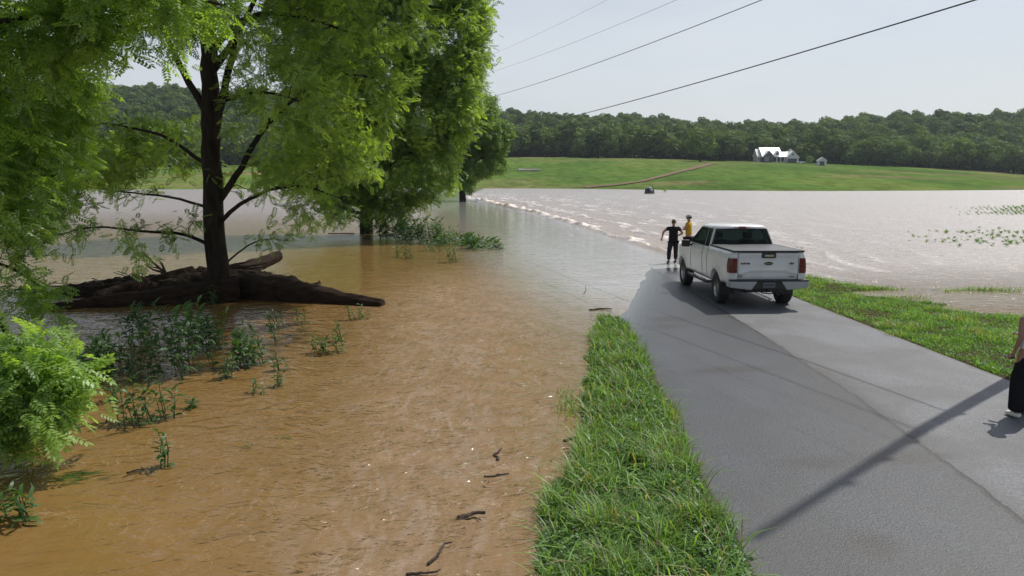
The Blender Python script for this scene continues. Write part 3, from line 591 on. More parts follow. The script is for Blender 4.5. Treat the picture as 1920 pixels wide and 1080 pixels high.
# the wooded hill: nobody could count it - one object, instances of the crowns above
pts = []
y = 452.0
while y < 860:
    hw = y*.92; x = -hw
    while x < hw:
        pts.append((x+rl.uniform(-3.5, 3.5), y+rl.uniform(-3.5, 3.5))); x += 8.6
    y += 8.6+(y-452)*.014
pts = np.array(pts); pz = zland(pts[:, 0], pts[:, 1])+(fbm(pts[:, 0]/40, pts[:, 1]/40)-.5)*1.5
me = bpy.data.meshes.new('wooded_hill'); me.vertices.add(len(pts)); me.vertices.foreach_set('co', np.stack([pts[:, 0], pts[:, 1], pz], 1).astype(np.float32).ravel())
far = tag(link('wooded_hill', me), 'dense green woodland covering the hill behind the field', 'woodland', kind='stuff')
ng = bpy.data.node_groups.new('woodland', 'GeometryNodeTree'); ng.interface.new_socket('Geometry', in_out='INPUT', socket_type='NodeSocketGeometry'); ng.interface.new_socket('Geometry', in_out='OUTPUT', socket_type='NodeSocketGeometry')
N_ = ng.nodes; gi = N_.new('NodeGroupInput'); go = N_.new('NodeGroupOutput'); ip = N_.new('GeometryNodeInstanceOnPoints'); jn = N_.new('GeometryNodeGeometryToInstance')
for k in (3, 2, 1, 0, 4):
    oi = N_.new('GeometryNodeObjectInfo'); oi.inputs['Object'].default_value = [c for c in protos[k].children if c.name.startswith('crown')][0]; oi.inputs['As Instance'].default_value = True
    oi.transform_space = 'ORIGINAL'; ng.links.new(oi.outputs['Geometry'], jn.inputs[0])
rv = N_.new('FunctionNodeRandomValue'); rv.data_type = 'FLOAT_VECTOR'; rv.inputs[0].default_value = (0, 0, 0); rv.inputs[1].default_value = (0, 0, 6.28)
rs = N_.new('FunctionNodeRandomValue'); rs.data_type = 'FLOAT_VECTOR'; rs.inputs[0].default_value = (.9, .9, .6); rs.inputs[1].default_value = (1.7, 1.7, 1.25)
L_ = ng.links.new; L_(gi.outputs[0], ip.inputs['Points']); L_(jn.outputs[0], ip.inputs['Instance']); ip.inputs['Pick Instance'].default_value = True
L_(rv.outputs[0], ip.inputs['Rotation']); L_(rs.outputs[0], ip.inputs['Scale']); L_(ip.outputs[0], go.inputs[0])
md = far.modifiers.new('woodland', 'NODES'); md.node_group = ng

# ------------------------------------------------------------------ farmhouse, shed, car, shrub
M['white_metal'] = nmat('white_metal', (.80, .81, .83), .35); M['siding'] = speckled('siding', (.50, .50, .53), (.58, .58, .61), 4, .7, 0)
M['dark_siding'] = nmat('dark_siding', (.12, .11, .13), .8); M['trim'] = nmat('trim', (.75, .75, .76), .6); M['dark_glass'] = nmat('dark_glass', (.02, .025, .035), .1)
M['dark_door'] = nmat('dark_door', (.035, .045, .06), .4); M['brick'] = speckled('brick', (.45, .42, .40), (.6, .57, .54), 6, .9, 0)
q = field_y(1452, 304.8); HY = q[1]; hb = Vector((q[0], HY, gz(q[0], HY)))
hs = HY/FPX/12           # metres per step of the sketch used for the proportions
house = empty('farmhouse', hb, label='white metal-roofed farmhouse with gables and porch at the top of the field', cat='house')
hx = lambda v: (v-624)*hs
hz = lambda v: (548-v)*hs
def gable(name, x0, x1, y0, y1, eave, peak, mat, parent):        # gable end faces the camera
    return prism(name, [(x0, 0), (x1, 0), (x1, eave), ((x0+x1)/2, peak), (x0, eave)], y0, y1, 'y', mat, parent)
def ridge_roof(name, x0, x1, y0, y1, eave, peak, over=.4, th=.18, parent=None):   # ridge along x
    ym = (y0+y1)/2; poly = [(y0-over, eave-.1), (ym, peak), (y1+over, eave-.1), (y1+over, eave-.1+th), (ym, peak+th*1.3), (y0-over, eave-.1+th)]
    return prism(name, poly, x0, x1, 'x', M['white_metal'], parent)
def gable_roof(name, x0, x1, y0, y1, eave, peak, over=.5, th=.18, parent=None, mat='white_metal'):   # ridge along y
    xm = (x0+x1)/2; k = (peak-eave)/(xm-x0); poly = [(x0-over, eave-over*k), (xm, peak), (x1+over, eave-over*k), (x1+over, eave-over*k+th), (xm, peak+th*1.2), (x0-over, eave-over*k+th)]
    return prism(name, poly, y0, y1, 'y', M[mat], parent)
def window(x0, x1, z0, z1, y, parent):
    f = box('window', x0, x1, y-.06, y+.1, z0, z1, M['trim'], parent); box('pane', x0+.12, x1-.12, y-.075, y-.062, z0+.12, z1-.12, M['dark_glass'], f); return f
box('wall', hx(270), hx(715), 2.0, 11, 0, hz(430)+.0, M['dark_siding'], house)
box('wall', hx(195), hx(268), 3.0, 10, 0, hz(425), M['siding'], house)
box('wall', hx(717), hx(800), 2.6, 10, 0, hz(432), M['dark_siding'], house)
ridge_roof('roof', hx(262), hx(722), -.2, 13, hz(430), hz(222), parent=house)
ridge_roof('roof', hx(180), hx(260), 2.6, 10.4, hz(420), hz(258), parent=house)
ridge_roof('roof', hx(724), hx(905), -.2, 11, hz(430), hz(318), parent=house)
gable('wall', hx(285), hx(505), -1.2, 1.95, hz(410), hz(305), M['dark_siding'], house); gable_roof('roof', hx(280), hx(510), -1.7, 5.5, hz(412), hz(296), parent=house)
gable('wall', hx(800), hx(1062), -1.0, 9, hz(430), hz(305), M['siding'], house); gable_roof('roof', hx(800), hx(1062), -1.4, 9.4, hz(430), hz(300), parent=house)
box('garage_door', hx(818), hx(1026), -1.08, -.9, 0.05, hz(466), M['dark_door'], house); window(hx(902), hx(958), hz(400), hz(360), -1.0, house)
for a in (320, 360): window(hx(a), hx(a+26), hz(520), hz(440), -1.2, house)
window(hx(215), hx(250), hz(500), hz(450), 3.0, house)
box('door', hx(420), hx(455), -1.26, -1.1, 0, hz(455), M['dark_door'], house)
for a in (510, 595, 680, 765): box('porch_post', hx(a)-.17, hx(a)+.17, -.1, .24, 0, hz(436), M['trim'], house)
box('porch_floor', hx(506), hx(798), -.3, 1.98, -.3, .25, M['brick'], house)
dm = gable('dormer', hx(560), hx(650), .6, 5, hz(345), hz(300), M['siding'], house)
for v in dm.data.vertices:
    if v.co.z < 1: v.co.z = hz(400)
window(hx(578), hx(632), hz(388), hz(332), .6, house); gable_roof('roof', hx(556), hx(654), .3, 5.6, hz(345), hz(292), over=.25, parent=house)
box('chimney', hx(915), hx(964), 3, 4.4, hz(420), hz(250), M['brick'], house)
for a in (540, 610): box('window', hx(a), hx(a+45), 1.9, 1.99, hz(510), hz(450), M['dark_glass'], house)
q = field_y(1532.5, 311); sb = Vector((q[0], q[1], gz(*q)))
shed = empty('garden_shed', sb, rz=R(-14), label='small grey shed with a dark doorway right of the farmhouse', cat='shed')
gable('wall', -2.1, 2.1, -2, 2, 2.6, 4.0, M['siding'], shed); gable_roof('roof', -2.1, 2.1, -2.3, 2.3, 2.6, 4.05, over=.35, parent=shed); box('doorway', -1.1, 1.1, -2.03, -1.9, 0.05, 2.1, M['dark_door'], shed)
q = field_y(1510.5, 306.5)
r_ = np.random.default_rng(3); n_ = 900; u_ = norm(r_.normal(size=(n_, 3))); V, F, A = scatter(cluster_leaf(3), u_*np.array([2.1, 2.1, 1.9])*r_.uniform(.6, 1, (n_, 1))+[0, 0, 2.2], u_+[0, 0, .3], r_.uniform(.4, .7, n_))
sh = empty('shrub', (q[0], q[1], gz(*q)), label='small bright yellow-green tree between the farmhouse and the shed', cat='shrub')
link('foliage', np_mesh('foliage', V, F, {'rnd': A}), M['crop_leaf'], sh); t_ = MB(); t_.tube([(0, 0, -.3), (0, 0, 2)], [.14, .08], 6); t_.link('stem', M['bark'], sh)
q = field_y(1490, 305.6); ck = empty('parked_car', (q[0], q[1]-3.5, gz(q[0], q[1]-3.5)), rz=R(4), label='tiny white car parked beside the farmhouse garage', cat='car')
M['car_white'] = nmat('car_white', (.78, .78, .79), .25); M['tyre'] = nmat('tyre', (.018, .018, .019), .85)
prism('body', [(-2.2,.35),(2.2,.35),(2.25,.75),(1.9,.95),(1.0,1.0),(-1.6,1.0),(-2.2,.9)], -.85, .85, 'y', M['car_white'], ck, bevel=.06)
prism('cabin', [(-1.5,1.0),(1.05,1.0),(.55,1.45),(-1.1,1.48)], -.75, .75, 'y', M['dark_glass'], ck, bevel=.05)
for a in (-1.35, 1.35):
    for b in (-.82, .82): wl = lathe('wheel', [(.05, -.1), (.28, -.1), (.33, -.05), (.33, .05), (.28, .1), (.05, .1)], 16, M['tyre'], ck); wl.location = (a, b, .33); wl.rotation_euler = (0, 0, math.pi/2)

# ------------------------------------------------------------------ power line
M['pole'] = speckled('pole', (.10, .075, .055), (.20, .155, .12), 8, .9, .5, .02, (1, 1, .1)); M['wire'] = nmat('wire', (.025, .025, .028), .5)
def pole(x, y, h, label, rz):
    e = empty('utility_pole', (x, y, gz(x, y) if y < 60 else -.5), rz=rz, label=label, cat='utility pole')
    t = MB(); t.tube([(0, 0, -.3), (0, 0, h*.5), (0, 0, h)], [.14, .10, .06], 12); t.link('pole', M['pole'], e, True)
    for a in (6.3, 8.4, 9.4, 10.6):
        i = lathe('insulator', [(0, 0), (.03, .0), (.05, .05), (.03, .1), (.045, .14), (0, .18)], 10, M['siding'], e, axis='z'); i.location = (.12, 0, a*h/12.6); i.rotation_euler = (0, math.pi/2, 0)
    return e
P0 = Vector((9.6, 13.1, 0)); P1 = Vector((-10.5, 88, 0))
rz = math.atan2(P1.x-P0.x, -(P1.y-P0.y)) + math.pi
pole(P0.x, P0.y, 14.0, 'wooden utility pole on the right verge, outside the frame, shading the road', rz)
pole(P1.x, P1.y, 15.0, 'distant utility pole hidden behind the big leafy trees', rz)
def wire(a, b, sag, r, label):
    t = np.linspace(0, 1, 60)[:, None]; p = (1-t)*np.array(a)+t*np.array(b); p[:, 2] -= 4*sag*(t*(1-t))[:, 0]
    m_ = MB(); m_.tube(p, r, 6); return tag(m_.link('power_line', M['wire'], None, True), label, 'wire')
def on_wire(px1, py1, px2, py2):     # two points of the wire in the vertical plane between the poles -> heights at the poles
    out = []
    for a, b in ((px1, py1), (px2, py2)):
        d = ray(a, b); n = Vector((P1.y-P0.y, -(P1.x-P0.x), 0)); t = (P0-Vector((0, 0, CAMH))).dot(n)/d.dot(n); q = Vector((0, 0, CAMH))+d*t
        out.append(((q.y-P0.y)/(P1.y-P0.y), q.z))
    return out
for (c_, sag, r, lb) in (((1828,0,1050,224), .9, .016, 'lowest and thickest cable crossing the sky'), ((1428,0,928,180), 1.0, .012, 'second lowest power cable in the sky, just above the thick one'),
                        ((1268,0,905,140), 1.0, .0058, 'thin faint power cable, third from below'), ((1138,0,920,103), 1.0, .0048, 'topmost faint power cable in the sky')):
    (t1, z1), (t2, z2) = on_wire(*c_)
    z1 += 4*sag*t1*(1-t1); z2 += 4*sag*t2*(1-t2); k = (z2-z1)/(t2-t1); za = z1-k*t1; zb = za+k
    wire((P0.x, P0.y, za), (P1.x, P1.y, zb), sag, r, lb); print('wire', za, zb)

# ------------------------------------------------------------------ pickup truck
M['paint'] = nmat('silver_white_paint', (.55, .56, .57), .38, .0); M['paint'].node_tree.nodes['Principled BSDF'].inputs['Coat Weight'].default_value = .6; M['paint'].node_tree.nodes['Principled BSDF'].inputs['Coat Roughness'].default_value = .12
_g = G(M['paint']); _f = _g.noise(_g.coord('Object'), 3, 5, .6); _g.l(_g.ramp(_f, [(.35, (.56, .565, .565)), (.65, (.64, .65, .66))]), _g.b.inputs['Base Color'])
M['black_plastic'] = speckled('black_plastic', (.015, .015, .016), (.022, .022, .023), 60, .6, .1, .002); M['chrome'] = nmat('chrome', (.75, .75, .76), .12, 1.0)
M['alloy'] = nmat('alloy', (.42, .43, .45), .3, .9); M['cover_vinyl'] = speckled('cover_vinyl', (.085, .088, .095), (.11, .113, .12), 30, .42, .15, .003)
M['tint'] = nmat('tint', (.02, .03, .03), .04); M['lamp_red'] = nmat('lamp_red', (.13, .004, .010), .12, **{'Coat Weight': 1.0}); M['lamp_dark'] = nmat('lamp_dark', (.09, .012, .015), .15)
M['lamp_white'] = nmat('lamp_white', (.55, .5, .5), .15); M['seat'] = nmat('seat_cloth', (.02, .02, .022), .9); M['badge_blue'] = nmat('badge_blue', (.008, .012, .03), .2); M['plate'] = nmat('plate', (.09, .10, .12), .4)
M['red_letter'] = nmat('red_letter', (.25, .02, .02), .4)
m = M['tint']; t = m.node_tree; g = G(m); tr = g.n('ShaderNodeBsdfTransparent'); tr.inputs[0].default_value = (.42, .50, .47, 1); ms = g.n('ShaderNodeMixShader'); ms.inputs[0].default_value = .22
g.l(tr.outputs[0], ms.inputs[1]); g.l(g.b.outputs[0], ms.inputs[2]); g.l(ms.outputs[0], t.nodes['Material Output'].inputs[0])
def text_mesh(s, size, ext=.004, bold=0.0):
    cu = bpy.data.curves.new('t', 'FONT'); cu.body = s; cu.size = size; cu.extrude = ext; cu.align_x = 'CENTER'; cu.align_y = 'CENTER'; cu.offset = bold
    o = bpy.data.objects.new('t', cu); C.objects.link(o); dg = bpy.context.evaluated_depsgraph_get(); me = bpy.data.meshes.new_from_object(o.evaluated_get(dg)); bpy.data.objects.remove(o); return me
def text_obj(name, s, size, mat, parent, loc, rot, sx=1.0, bold=0.0):
    o = link(name, text_mesh(s, size, bold=bold), mat, parent); o.location = loc; o.rotation_euler = rot; o.scale = (sx, 1, 1); return o
TX, TY = 6.47, 19.95
truck = empty('pickup_truck', (TX, TY, float(zroad(TX, TY+1.8))+.0), rz=.016, label='white pickup truck with a grey bed cover parked on the road at the water edge', cat='pickup truck')
truck.rotation_euler.x = -.010
WR, AR = .33, .515; AX = (0.0, 3.68)
def zbot(y):
    z = .56 if y < -.45 else .50
    for a in AX:
        if abs(y-a) < AR: z = max(z, WR+math.sqrt(AR*AR-(y-a)**2))
    return z
def ztop(y): return float(np.interp(y, [-1.16, .9, 1.0, 2.9, 3.2, 4.2, 4.5, 4.64], [1.38, 1.38, 1.36, 1.30, 1.27, 1.17, 1.10, .98]))
def hw(y, z):
    f = float(np.interp(z, [.5, .62, .8, 1.0, 1.15, 1.28, 1.34, 1.40], [.945, .965, .985, .99, .978, .955, .935, .90]))
    for a in AX:
        d = math.hypot(y-a, z-WR); f += .035*math.exp(-((d-AR)/.09)**2)
    f -= .10*max(0, (y-4.05)/.6)**2
    if y < -1.02: f -= .03*((-1.02-y)/.14)**2
    return f
ys = sorted(set(list(np.round(np.arange(-1.16, 4.65, .1), 3))+[4.64]+[a+AR*math.sin(t)*.999 for a in AX for t in np.linspace(-1.57, 1.57, 19)])); LV = 13
bm = bmesh.new(); col = {}
for s in (-1, 1):
    for i, y in enumerate(ys):
        z0, z1 = zbot(y), ztop(y)
        for k in range(LV): z = z0+(z1-z0)*k/(LV-1); col[s, i, k] = bm.verts.new((s*hw(y, z), y, z))
    for i in range(len(ys)-1):
        for k in range(LV-1): bm.faces.new((col[s,i,k], col[s,i+1,k], col[s,i+1,k+1], col[s,i,k+1]))
    # inner lip of the wheel arches and sills
    lip = [bm.verts.new((s*(hw(y, zbot(y))-.16), y, zbot(y))) for y in ys]
    for i in range(len(ys)-1): bm.faces.new((col[s,i,0], lip[i], lip[i+1], col[s,i+1,0]))
# hood
hood0 = min(i for i, y in enumerate(ys) if y >= 2.9)
prev = None
for i in range(hood0, len(ys)):
    row = [col[-1,i,LV-1]]+[bm.verts.new((x*hw(ys[i], ztop(ys[i])), ys[i], ztop(ys[i])+.07*(1-x*x)-.02*math.exp(-((abs(x)-.55)/.08)**2))) for x in np.linspace(-.85, .85, 9)]+[col[1,i,LV-1]]
    if prev:
        for a in range(len(row)-1): bm.faces.new((prev[a], prev[a+1], row[a+1], row[a]))
    prev = row
low = [bm.verts.new((v.co.x, v.co.y+.01, .5)) for v in prev]
for a in range(len(prev)-1): bm.faces.new((prev[a], prev[a+1], low[a+1], low[a]))
# bed rails' inner drop
for s in (-1, 1):
    inn = []; 
    for i, y in enumerate(ys):
        if y > .92: break
        inn.append((bm.verts.new((s*.84, y, 1.385)), bm.verts.new((s*.83, y, .75))))
    for i in range(len(inn)-1):
        bm.faces.new((col[s,i,LV-1], inn[i][0], inn[i+1][0], col[s,i+1,LV-1])); bm.faces.new((inn[i][0], inn[i][1], inn[i+1][1], inn[i+1][0]))
    # rear corner faces
    e = [bm.verts.new((s*.775, -1.165, col[s,0,k].co.z)) for k in range(LV)]
    for k in range(LV-1): bm.faces.new((col[s,0,k], col[s,0,k+1], e[k+1], e[k]))
body = bm_link('body', bm, M['paint'], truck, True)
box('chassis', -.62, .62, -1.0, 4.4, .34, .62, M['black_plastic'], truck)
box('bed_floor', -.83, .83, -1.1, .9, .62, .78, M['black_plastic'], truck)
# tailgate: pressed panel
bm = bmesh.new(); nx_, nz_ = 33, 22; gv = {}
for i in range(nx_):
    for k in range(nz_):
        x = -.765+1.53*i/(nx_-1); z = .685+.70*k/(nz_-1); y = -1.17
        y -= .022*math.exp(-((z-1.33)/.05)**2)                       # top lip
        zc = .90-.07*min(1, max(0, (abs(x)-.46)/.14)); y += .020/(1+math.exp((z-zc)/.012))-.012*math.exp(-((z-zc-.02)/.03)**2)    # trapezoid crease
        if z < .72: y += .015
        if z > 1.37: y += .015
        gv[i,k] = bm.verts.new((x, y, z))
for i in range(nx_-1):
    for k in range(nz_-1): bm.faces.new((gv[i,k], gv[i+1,k], gv[i+1,k+1], gv[i,k+1]))
tg = bm_link('tailgate', bm, M['paint'], truck, True)
sol = tg.modifiers.new('s', 'SOLIDIFY'); sol.thickness = .05; sol.offset = -1
bm = bmesh.new(); add_prism(bm, [(-.165,1.24),(.165,1.24),(.18,1.27),(.18,1.375),(-.18,1.375),(-.18,1.27)], -1.212, -1.15, 'y'); bm_link('handle', bm, M['black_plastic'], tg, bevel=.012)
box('handle_bar', -.115, .115, -1.222, -1.213, 1.275, 1.325, M['chrome'], tg, bevel=.004)
def oval(name, cx, cz, rx, rz_, y0, y1, mat, parent, n=28):
    return prism(name, [(cx+rx*math.cos(2*math.pi*k/n), cz+rz_*math.sin(2*math.pi*k/n)) for k in range(n)], y0, y1, 'y', mat, parent)
ov = oval('badge', 0, 1.105, .115, .046, -1.20, -1.17, M['chrome'], tg); oval('badge_face', 0, 1.105, .108, .040, -1.204, -1.2005, M['badge_blue'], ov)
text_obj('badge_lettering', 'Ford', .062, M['chrome'], ov, (0, -1.206, 1.105), (math.pi/2, 0, 0), 1.4)
text_obj('lettering', '4x4', .060, M['red_letter'], tg, (-.655, -1.185, 1.10), (math.pi/2, 0, 0), 1.2, .003)
text_obj('lettering', 'F-150', .055, M['black_plastic'], tg, (-.54, -1.185, 1.10), (math.pi/2, 0, 0), 1.1, .003)
text_obj('lettering', 'XLT', .052, M['black_plastic'], tg, (.60, -1.185, 1.10), (math.pi/2, 0, 0), 1.2, .003)
text_obj('lettering', 'EcoBoost', .026, M['black_plastic'], tg, (.62, -1.165, .765), (math.pi/2, 0, 0), 1.2, .002)
oval('sticker', -.70, .775, .052, .033, -1.168, -1.160, M['black_plastic'], tg); oval('sticker_face', -.70, .775, .036, .018, -1.170, -1.1685, M['alloy'], tg)
# tail lamps wrap the corner
for s in (-1, 1):
    bm = bmesh.new(); rows_ = []
    for z in np.linspace(.86, 1.235, 8):
        h_ = hw(-1.12, z); rows_.append([bm.verts.new((s*x, y, z)) for x, y in ((.79, -1.18), (.86, -1.192), (h_-.02, -1.188), (h_+.006, -1.15), (hw(-1.0, z)+.008, -1.0+.02*math.sin((z-.86)*8)))])
    for a, b in zip(rows_[:-1], rows_[1:]):
        for k in range(4): bm.faces.new((a[k], a[k+1], b[k+1], b[k]))
    tl = bm_link('tail_lamp', bm, M['lamp_dark'], truck, True)
    for (z0, z1, mt) in ((.875, .91, 'lamp_red'), (.94, 1.02, 'lamp_white'), (1.05, 1.13, 'lamp_red'), (1.15, 1.22, 'lamp_red')):
        a, b = sorted((s*.805, s*.925)); box('lens', a, b, -1.199, -1.193, z0, z1, M[mt] if mt == 'lamp_red' else M['lamp_red'], tl, bevel=.003)
# bumper
bm = bmesh.new()
prof = [(-1.0, .58), (-.99, -1), (.99, -1)]
add_prism(bm, [(-1.0,.66),(-.99,.50),(-.45,.44),(-.30,.66)], -1.34, -1.22, 'y'); add_prism(bm, [(1.0,.66),(.30,.66),(.45,.44),(.99,.50)], -1.34, -1.22, 'y')
add_box(bm, -1.0, -.93, -1.22, -.98, .5, .64); add_box(bm, .93, 1.0, -1.22, -.98, .5, .64)
M['bumper_paint_shaded'] = nmat('bumper_paint_shaded', (.30, .31, .32), .4)  # paint like the body's, darkened to stand in for its shade
bp = bm_link('bumper', bm, M['bumper_paint_shaded'], truck, bevel=.025, seg=3)
box('step_pad', -1.0, 1.0, -1.335, -1.16, .662, .70, M['black_plastic'], bp, bevel=.012); box('bumper_middle', -.44, .44, -1.30, -1.2, .46, .66, M['black_plastic'], bp, bevel=.01)
pl = box('licence_plate', -.155, .155, -1.315, -1.302, .49, .64, M['plate'], bp, bevel=.004); text_obj('plate_lettering', 'G47 H2K', .055, M['badge_blue'], pl, (0, -1.317, .565), (math.pi/2, 0, 0))
m_ = MB(); m_.tube([(-.30,-1.3,.44), (-.18,-1.33,.37), (0,-1.33,.35), (.18,-1.33,.37), (.30,-1.3,.44)], .014, 6); m_.tube([(-.12,-1.34,.45), (-.06,-1.35,.36), (.06,-1.35,.36), (.12,-1.34,.45)], .012, 6); m_.link('tow_chain', M['black_plastic'], bp, True)
box('tow_hitch', -.04, .04, -1.42, -1.1, .40, .47, M['black_plastic'], bp, bevel=.006)
m_ = MB(); m_.tube([(-.45,-.9,.42), (-.52,-1.15,.40), (-.55,-1.2,.38)], .035, 10); m_.link('exhaust', M['alloy'], truck, True)
# bed cover
cv = box('bed_cover', -.875, .875, -1.19, .93, 1.40, 1.425, M['cover_vinyl'], truck, bevel=.012)
bm = bmesh.new(); add_box(bm, -.90, .90, -1.215, -1.165, 1.385, 1.432); add_box(bm, -.905, -.865, -1.163, .93, 1.388, 1.43); add_box(bm, .865, .905, -1.163, .93, 1.388, 1.43); bm_link('cover_rail', bm, M['black_plastic'], cv, bevel=.008)
# cab greenhouse
lv = [0, .06, .90, 1.0]; zc_ = [1.33, 1.36, 1.84, 1.90]
def ring(j):
    t = lv[j]; z = zc_[j]; h_ = .925-.19*t; yr = .93+.17*t; yf = 3.12-.78*t**1.05
    xs = [-h_, -h_+.07, -.30, .30, h_-.07, h_]
    rear = [(x, yr-.03*(1-(x/h_)**2)*t, z) for x in (-h_+.06, -.26, .26, h_-.06)]
    sy = [yr+.09, yr+.42+.03*t, yr+.50+.03*t, yr+1.02, yr+1.08] ; sy = [yr+.10, yr+.40, yr+.50, yf-.10]
    right_ = [(h_, y, z) for y in sy]; front = [(x, yf+.05*(1-(x/h_)**2), z) for x in (h_-.06, .3, -.3, -h_+.06)]; left_ = [(-h_, y, z) for y in sy[::-1]]
    return rear+right_+front+left_
RG = [ring(j) for j in range(4)]; nR = len(RG[0])
bm = bmesh.new(); vs = [[bm.verts.new(p) for p in r] for r in RG]
open_ = {0: 'rear_window', 1: 'rear_window', 2: 'rear_window', 4: 'side_window', 6: 'side_window', 8: 'windscreen', 9: 'windscreen', 10: 'windscreen', 12: 'side_window', 14: 'side_window'}
for j in range(3):
    for i in range(nR):
        k = (i+1) % nR
        if j == 1 and i in open_: continue
        bm.faces.new((vs[j][i], vs[j][k], vs[j+1][k], vs[j+1][i]))
# roof
top = vs[3]; cz = [bm.verts.new((v.co.x*.88, 1.72+(v.co.y-1.72)*.90, 1.945)) for v in top]
cz2 = [bm.verts.new((v.co.x*.5, 1.72+(v.co.y-1.72)*.55, 1.965)) for v in top]
for a, b in ((top, cz), (cz, cz2)):
    for i in range(nR): bm.faces.new((a[i], a[(i+1) % nR], b[(i+1) % nR], b[i]))
bm.faces.new(cz2)
cab = bm_link('cab', bm, M['paint'], truck, True); so_ = cab.modifiers.new('s', 'SOLIDIFY'); so_.thickness = .035; so_.offset = -1
def pane(name, idx, ins=.006):
    P4 = [Vector(RG[1][idx[0]]), Vector(RG[1][(idx[-1]+1) % nR]), Vector(RG[2][(idx[-1]+1) % nR]), Vector(RG[2][idx[0]])]; n = (P4[1]-P4[0]).cross(P4[3]-P4[0]).normalized(); c = sum(P4, Vector())/4
    if n.dot(c-Vector((0, 1.8, 1.6))) < 0: n = -n
    bm = bmesh.new(); A = [bm.verts.new(p-n*.004) for p in P4]; B = [bm.verts.new(p-n*.010) for p in P4]; bm.faces.new(A); bm.faces.new(B[::-1])
    for i in range(4): bm.faces.new((A[i], B[i], B[(i+1) % 4], A[(i+1) % 4]))
    o = bm_link(name, bm, M['tint'], cab)
    m_ = MB(); q = P4+[P4[0]]                                     # black rubber surround
    for a, b in zip(q[:-1], q[1:]): m_.tube([a+n*.004, b+n*.004], .012 if 'side' in name else .022, 6)
    m_.link('window_seal', M['black_plastic'], o); return o
pane('rear_window', [0, 1, 2]); pane('windscreen', [8, 9, 10])
for i in (4, 6, 12, 14): pane('side_window', [i])
br_l = box('brake_light', -.10, .10, .945, 1.08, 1.872, 1.925, M['lamp_red'], cab, bevel=.008)
for s in (-1, 1): a, b = sorted((s*.105, s*.19)); box('cargo_lamp', a, b, .955, 1.08, 1.878, 1.918, M['lamp_white'], br_l, bevel=.006)
for x in (-.43, .43):
    st = box('seat', x-.25, x+.25, 1.75, 1.95, .9, 1.50, M['seat'], truck, bevel=.05); box('headrest', x-.13, x+.13, 1.74, 1.86, 1.53, 1.72, M['seat'], st, bevel=.04)
box('bench', -.75, .75, 1.1, 1.25, .9, 1.42, M['seat'], truck, bevel=.04); box('dashboard', -.84, .84, 2.62, 3.0, 1.0, 1.34, M['seat'], truck, bevel=.05)
box('cab_floor', -.84, .84, .96, 3.1, .6, .9, M['seat'], truck)
for s in (-1, 1):
    # door seams, handles
    m_ = MB()
    for yy, z0, z1 in ((.93, .58, 1.37), (1.42, .62, 1.33), (2.72, .62, 1.29)): m_.tube([(s*(hw(yy, z)+.001), yy, z) for z in np.linspace(z0, z1, 12)], .006, 4)
    m_.link('door_seam', M['black_plastic'], truck)
    a, b = sorted((s*.975, s*1.012)); box('door_handle', a, b, 1.52, 1.72, 1.13, 1.165, M['paint'], truck, bevel=.012)
    a, b = sorted((s*1.03, s*1.28)); mi = box('wing_mirror', a, b, 2.60, 2.72, 1.22, 1.43, M['black_plastic'], truck, bevel=.04)
    m_ = MB(); m_.tube([(s*.90, 2.72, 1.28), (s*1.06, 2.67, 1.29)], .035, 8); m_.link('mirror_arm', M['black_plastic'], mi, True)
    m_ = MB(); m_.tube([(s*.86, .62, .42), (s*1.0, .78, .40), (s*1.02, 1.0, .40), (s*1.02, 2.7, .40), (s*.95, 2.95, .42), (s*.84, 3.0, .45)], .045, 10); rb_ = m_.link('running_board', M['black_plastic'], truck, True)
    for y0, y1 in ((.98, 1.45), (2.05, 2.5)): a, b = sorted((s*.98, s*1.055)); box('step_plate', a, b, y0, y1, .438, .452, M['chrome'], rb_, bevel=.004)
    a, b = sorted((s*.62, s*.92)); box('mud_flap', a, b, -.50, -.485, .22, .56, M['black_plastic'], truck)
    for ay in AX:
        prof = [(.235, -.12), (.31, -.135), (.40, -.13), (.425, -.105), (.43, -.05), (.43, .05), (.425, .105), (.40, .13), (.31, .135), (.235, .12)]
        wh = empty('wheel', (s*.845, ay, .43), rz=0 if s > 0 else math.pi); wh.parent = truck
        ty = lathe('tyre', prof, 48, M['tyre'], wh)
        rim = lathe('rim', [(.0, .045), (.05, .05), (.052, .06)], 24, M['alloy'], wh)
        bm = bmesh.new(); bm.from_mesh(rim.data)
        for k in range(6):
            a0 = k*math.pi/3
            for dd in (-.16, .16):
                Mx = Matrix.Rotation(a0, 4, 'X')@Matrix.Translation((.055, .135, dd*.20))@Matrix.Rotation(dd*.5, 4, 'X')
                add_box(bm, -.018, .018, -.10, .10, -.017, .017, Mx)
        for a_ in range(48):
            t0, t1 = 2*math.pi*a_/48, 2*math.pi*(a_+1)/48; q = []
            for (r, x) in ((.215, .10), (.24, .115), (.24, -.11), (.205, -.11), (.205, .07)):
                q.append((bm.verts.new((x, r*math.cos(t0), r*math.sin(t0))), bm.verts.new((x, r*math.cos(t1), r*math.sin(t1)))))
            for c0, c1 in zip(q, q[1:]+q[:1]): bm.faces.new((c0[0], c0[1], c1[1], c1[0]))
        bm.to_mesh(rim.data); bm.free()
        lathe('brake_disc', [(.0, -.02), (.17, -.02), (.17, 0), (0, 0)], 32, M['black_plastic'], wh)
WR_ = .43
# nose (faces the flood)
gr_ = box('grille', -.55, .55, 4.60, 4.66, .72, 1.0, M['black_plastic'], truck, bevel=.02)
for s in (-1, 1): a, b = sorted((s*.58, s*.84)); box('headlight', a, b, 4.50, 4.66, .78, 1.02, M['lamp_white'], truck, bevel=.03)
box('front_bumper', -.93, .93, 4.45, 4.74, .48, .70, M['chrome'], truck, bevel=.04)
for ch in truck.children:
    if not ch.name.startswith('wheel'): ch.location.z += .10

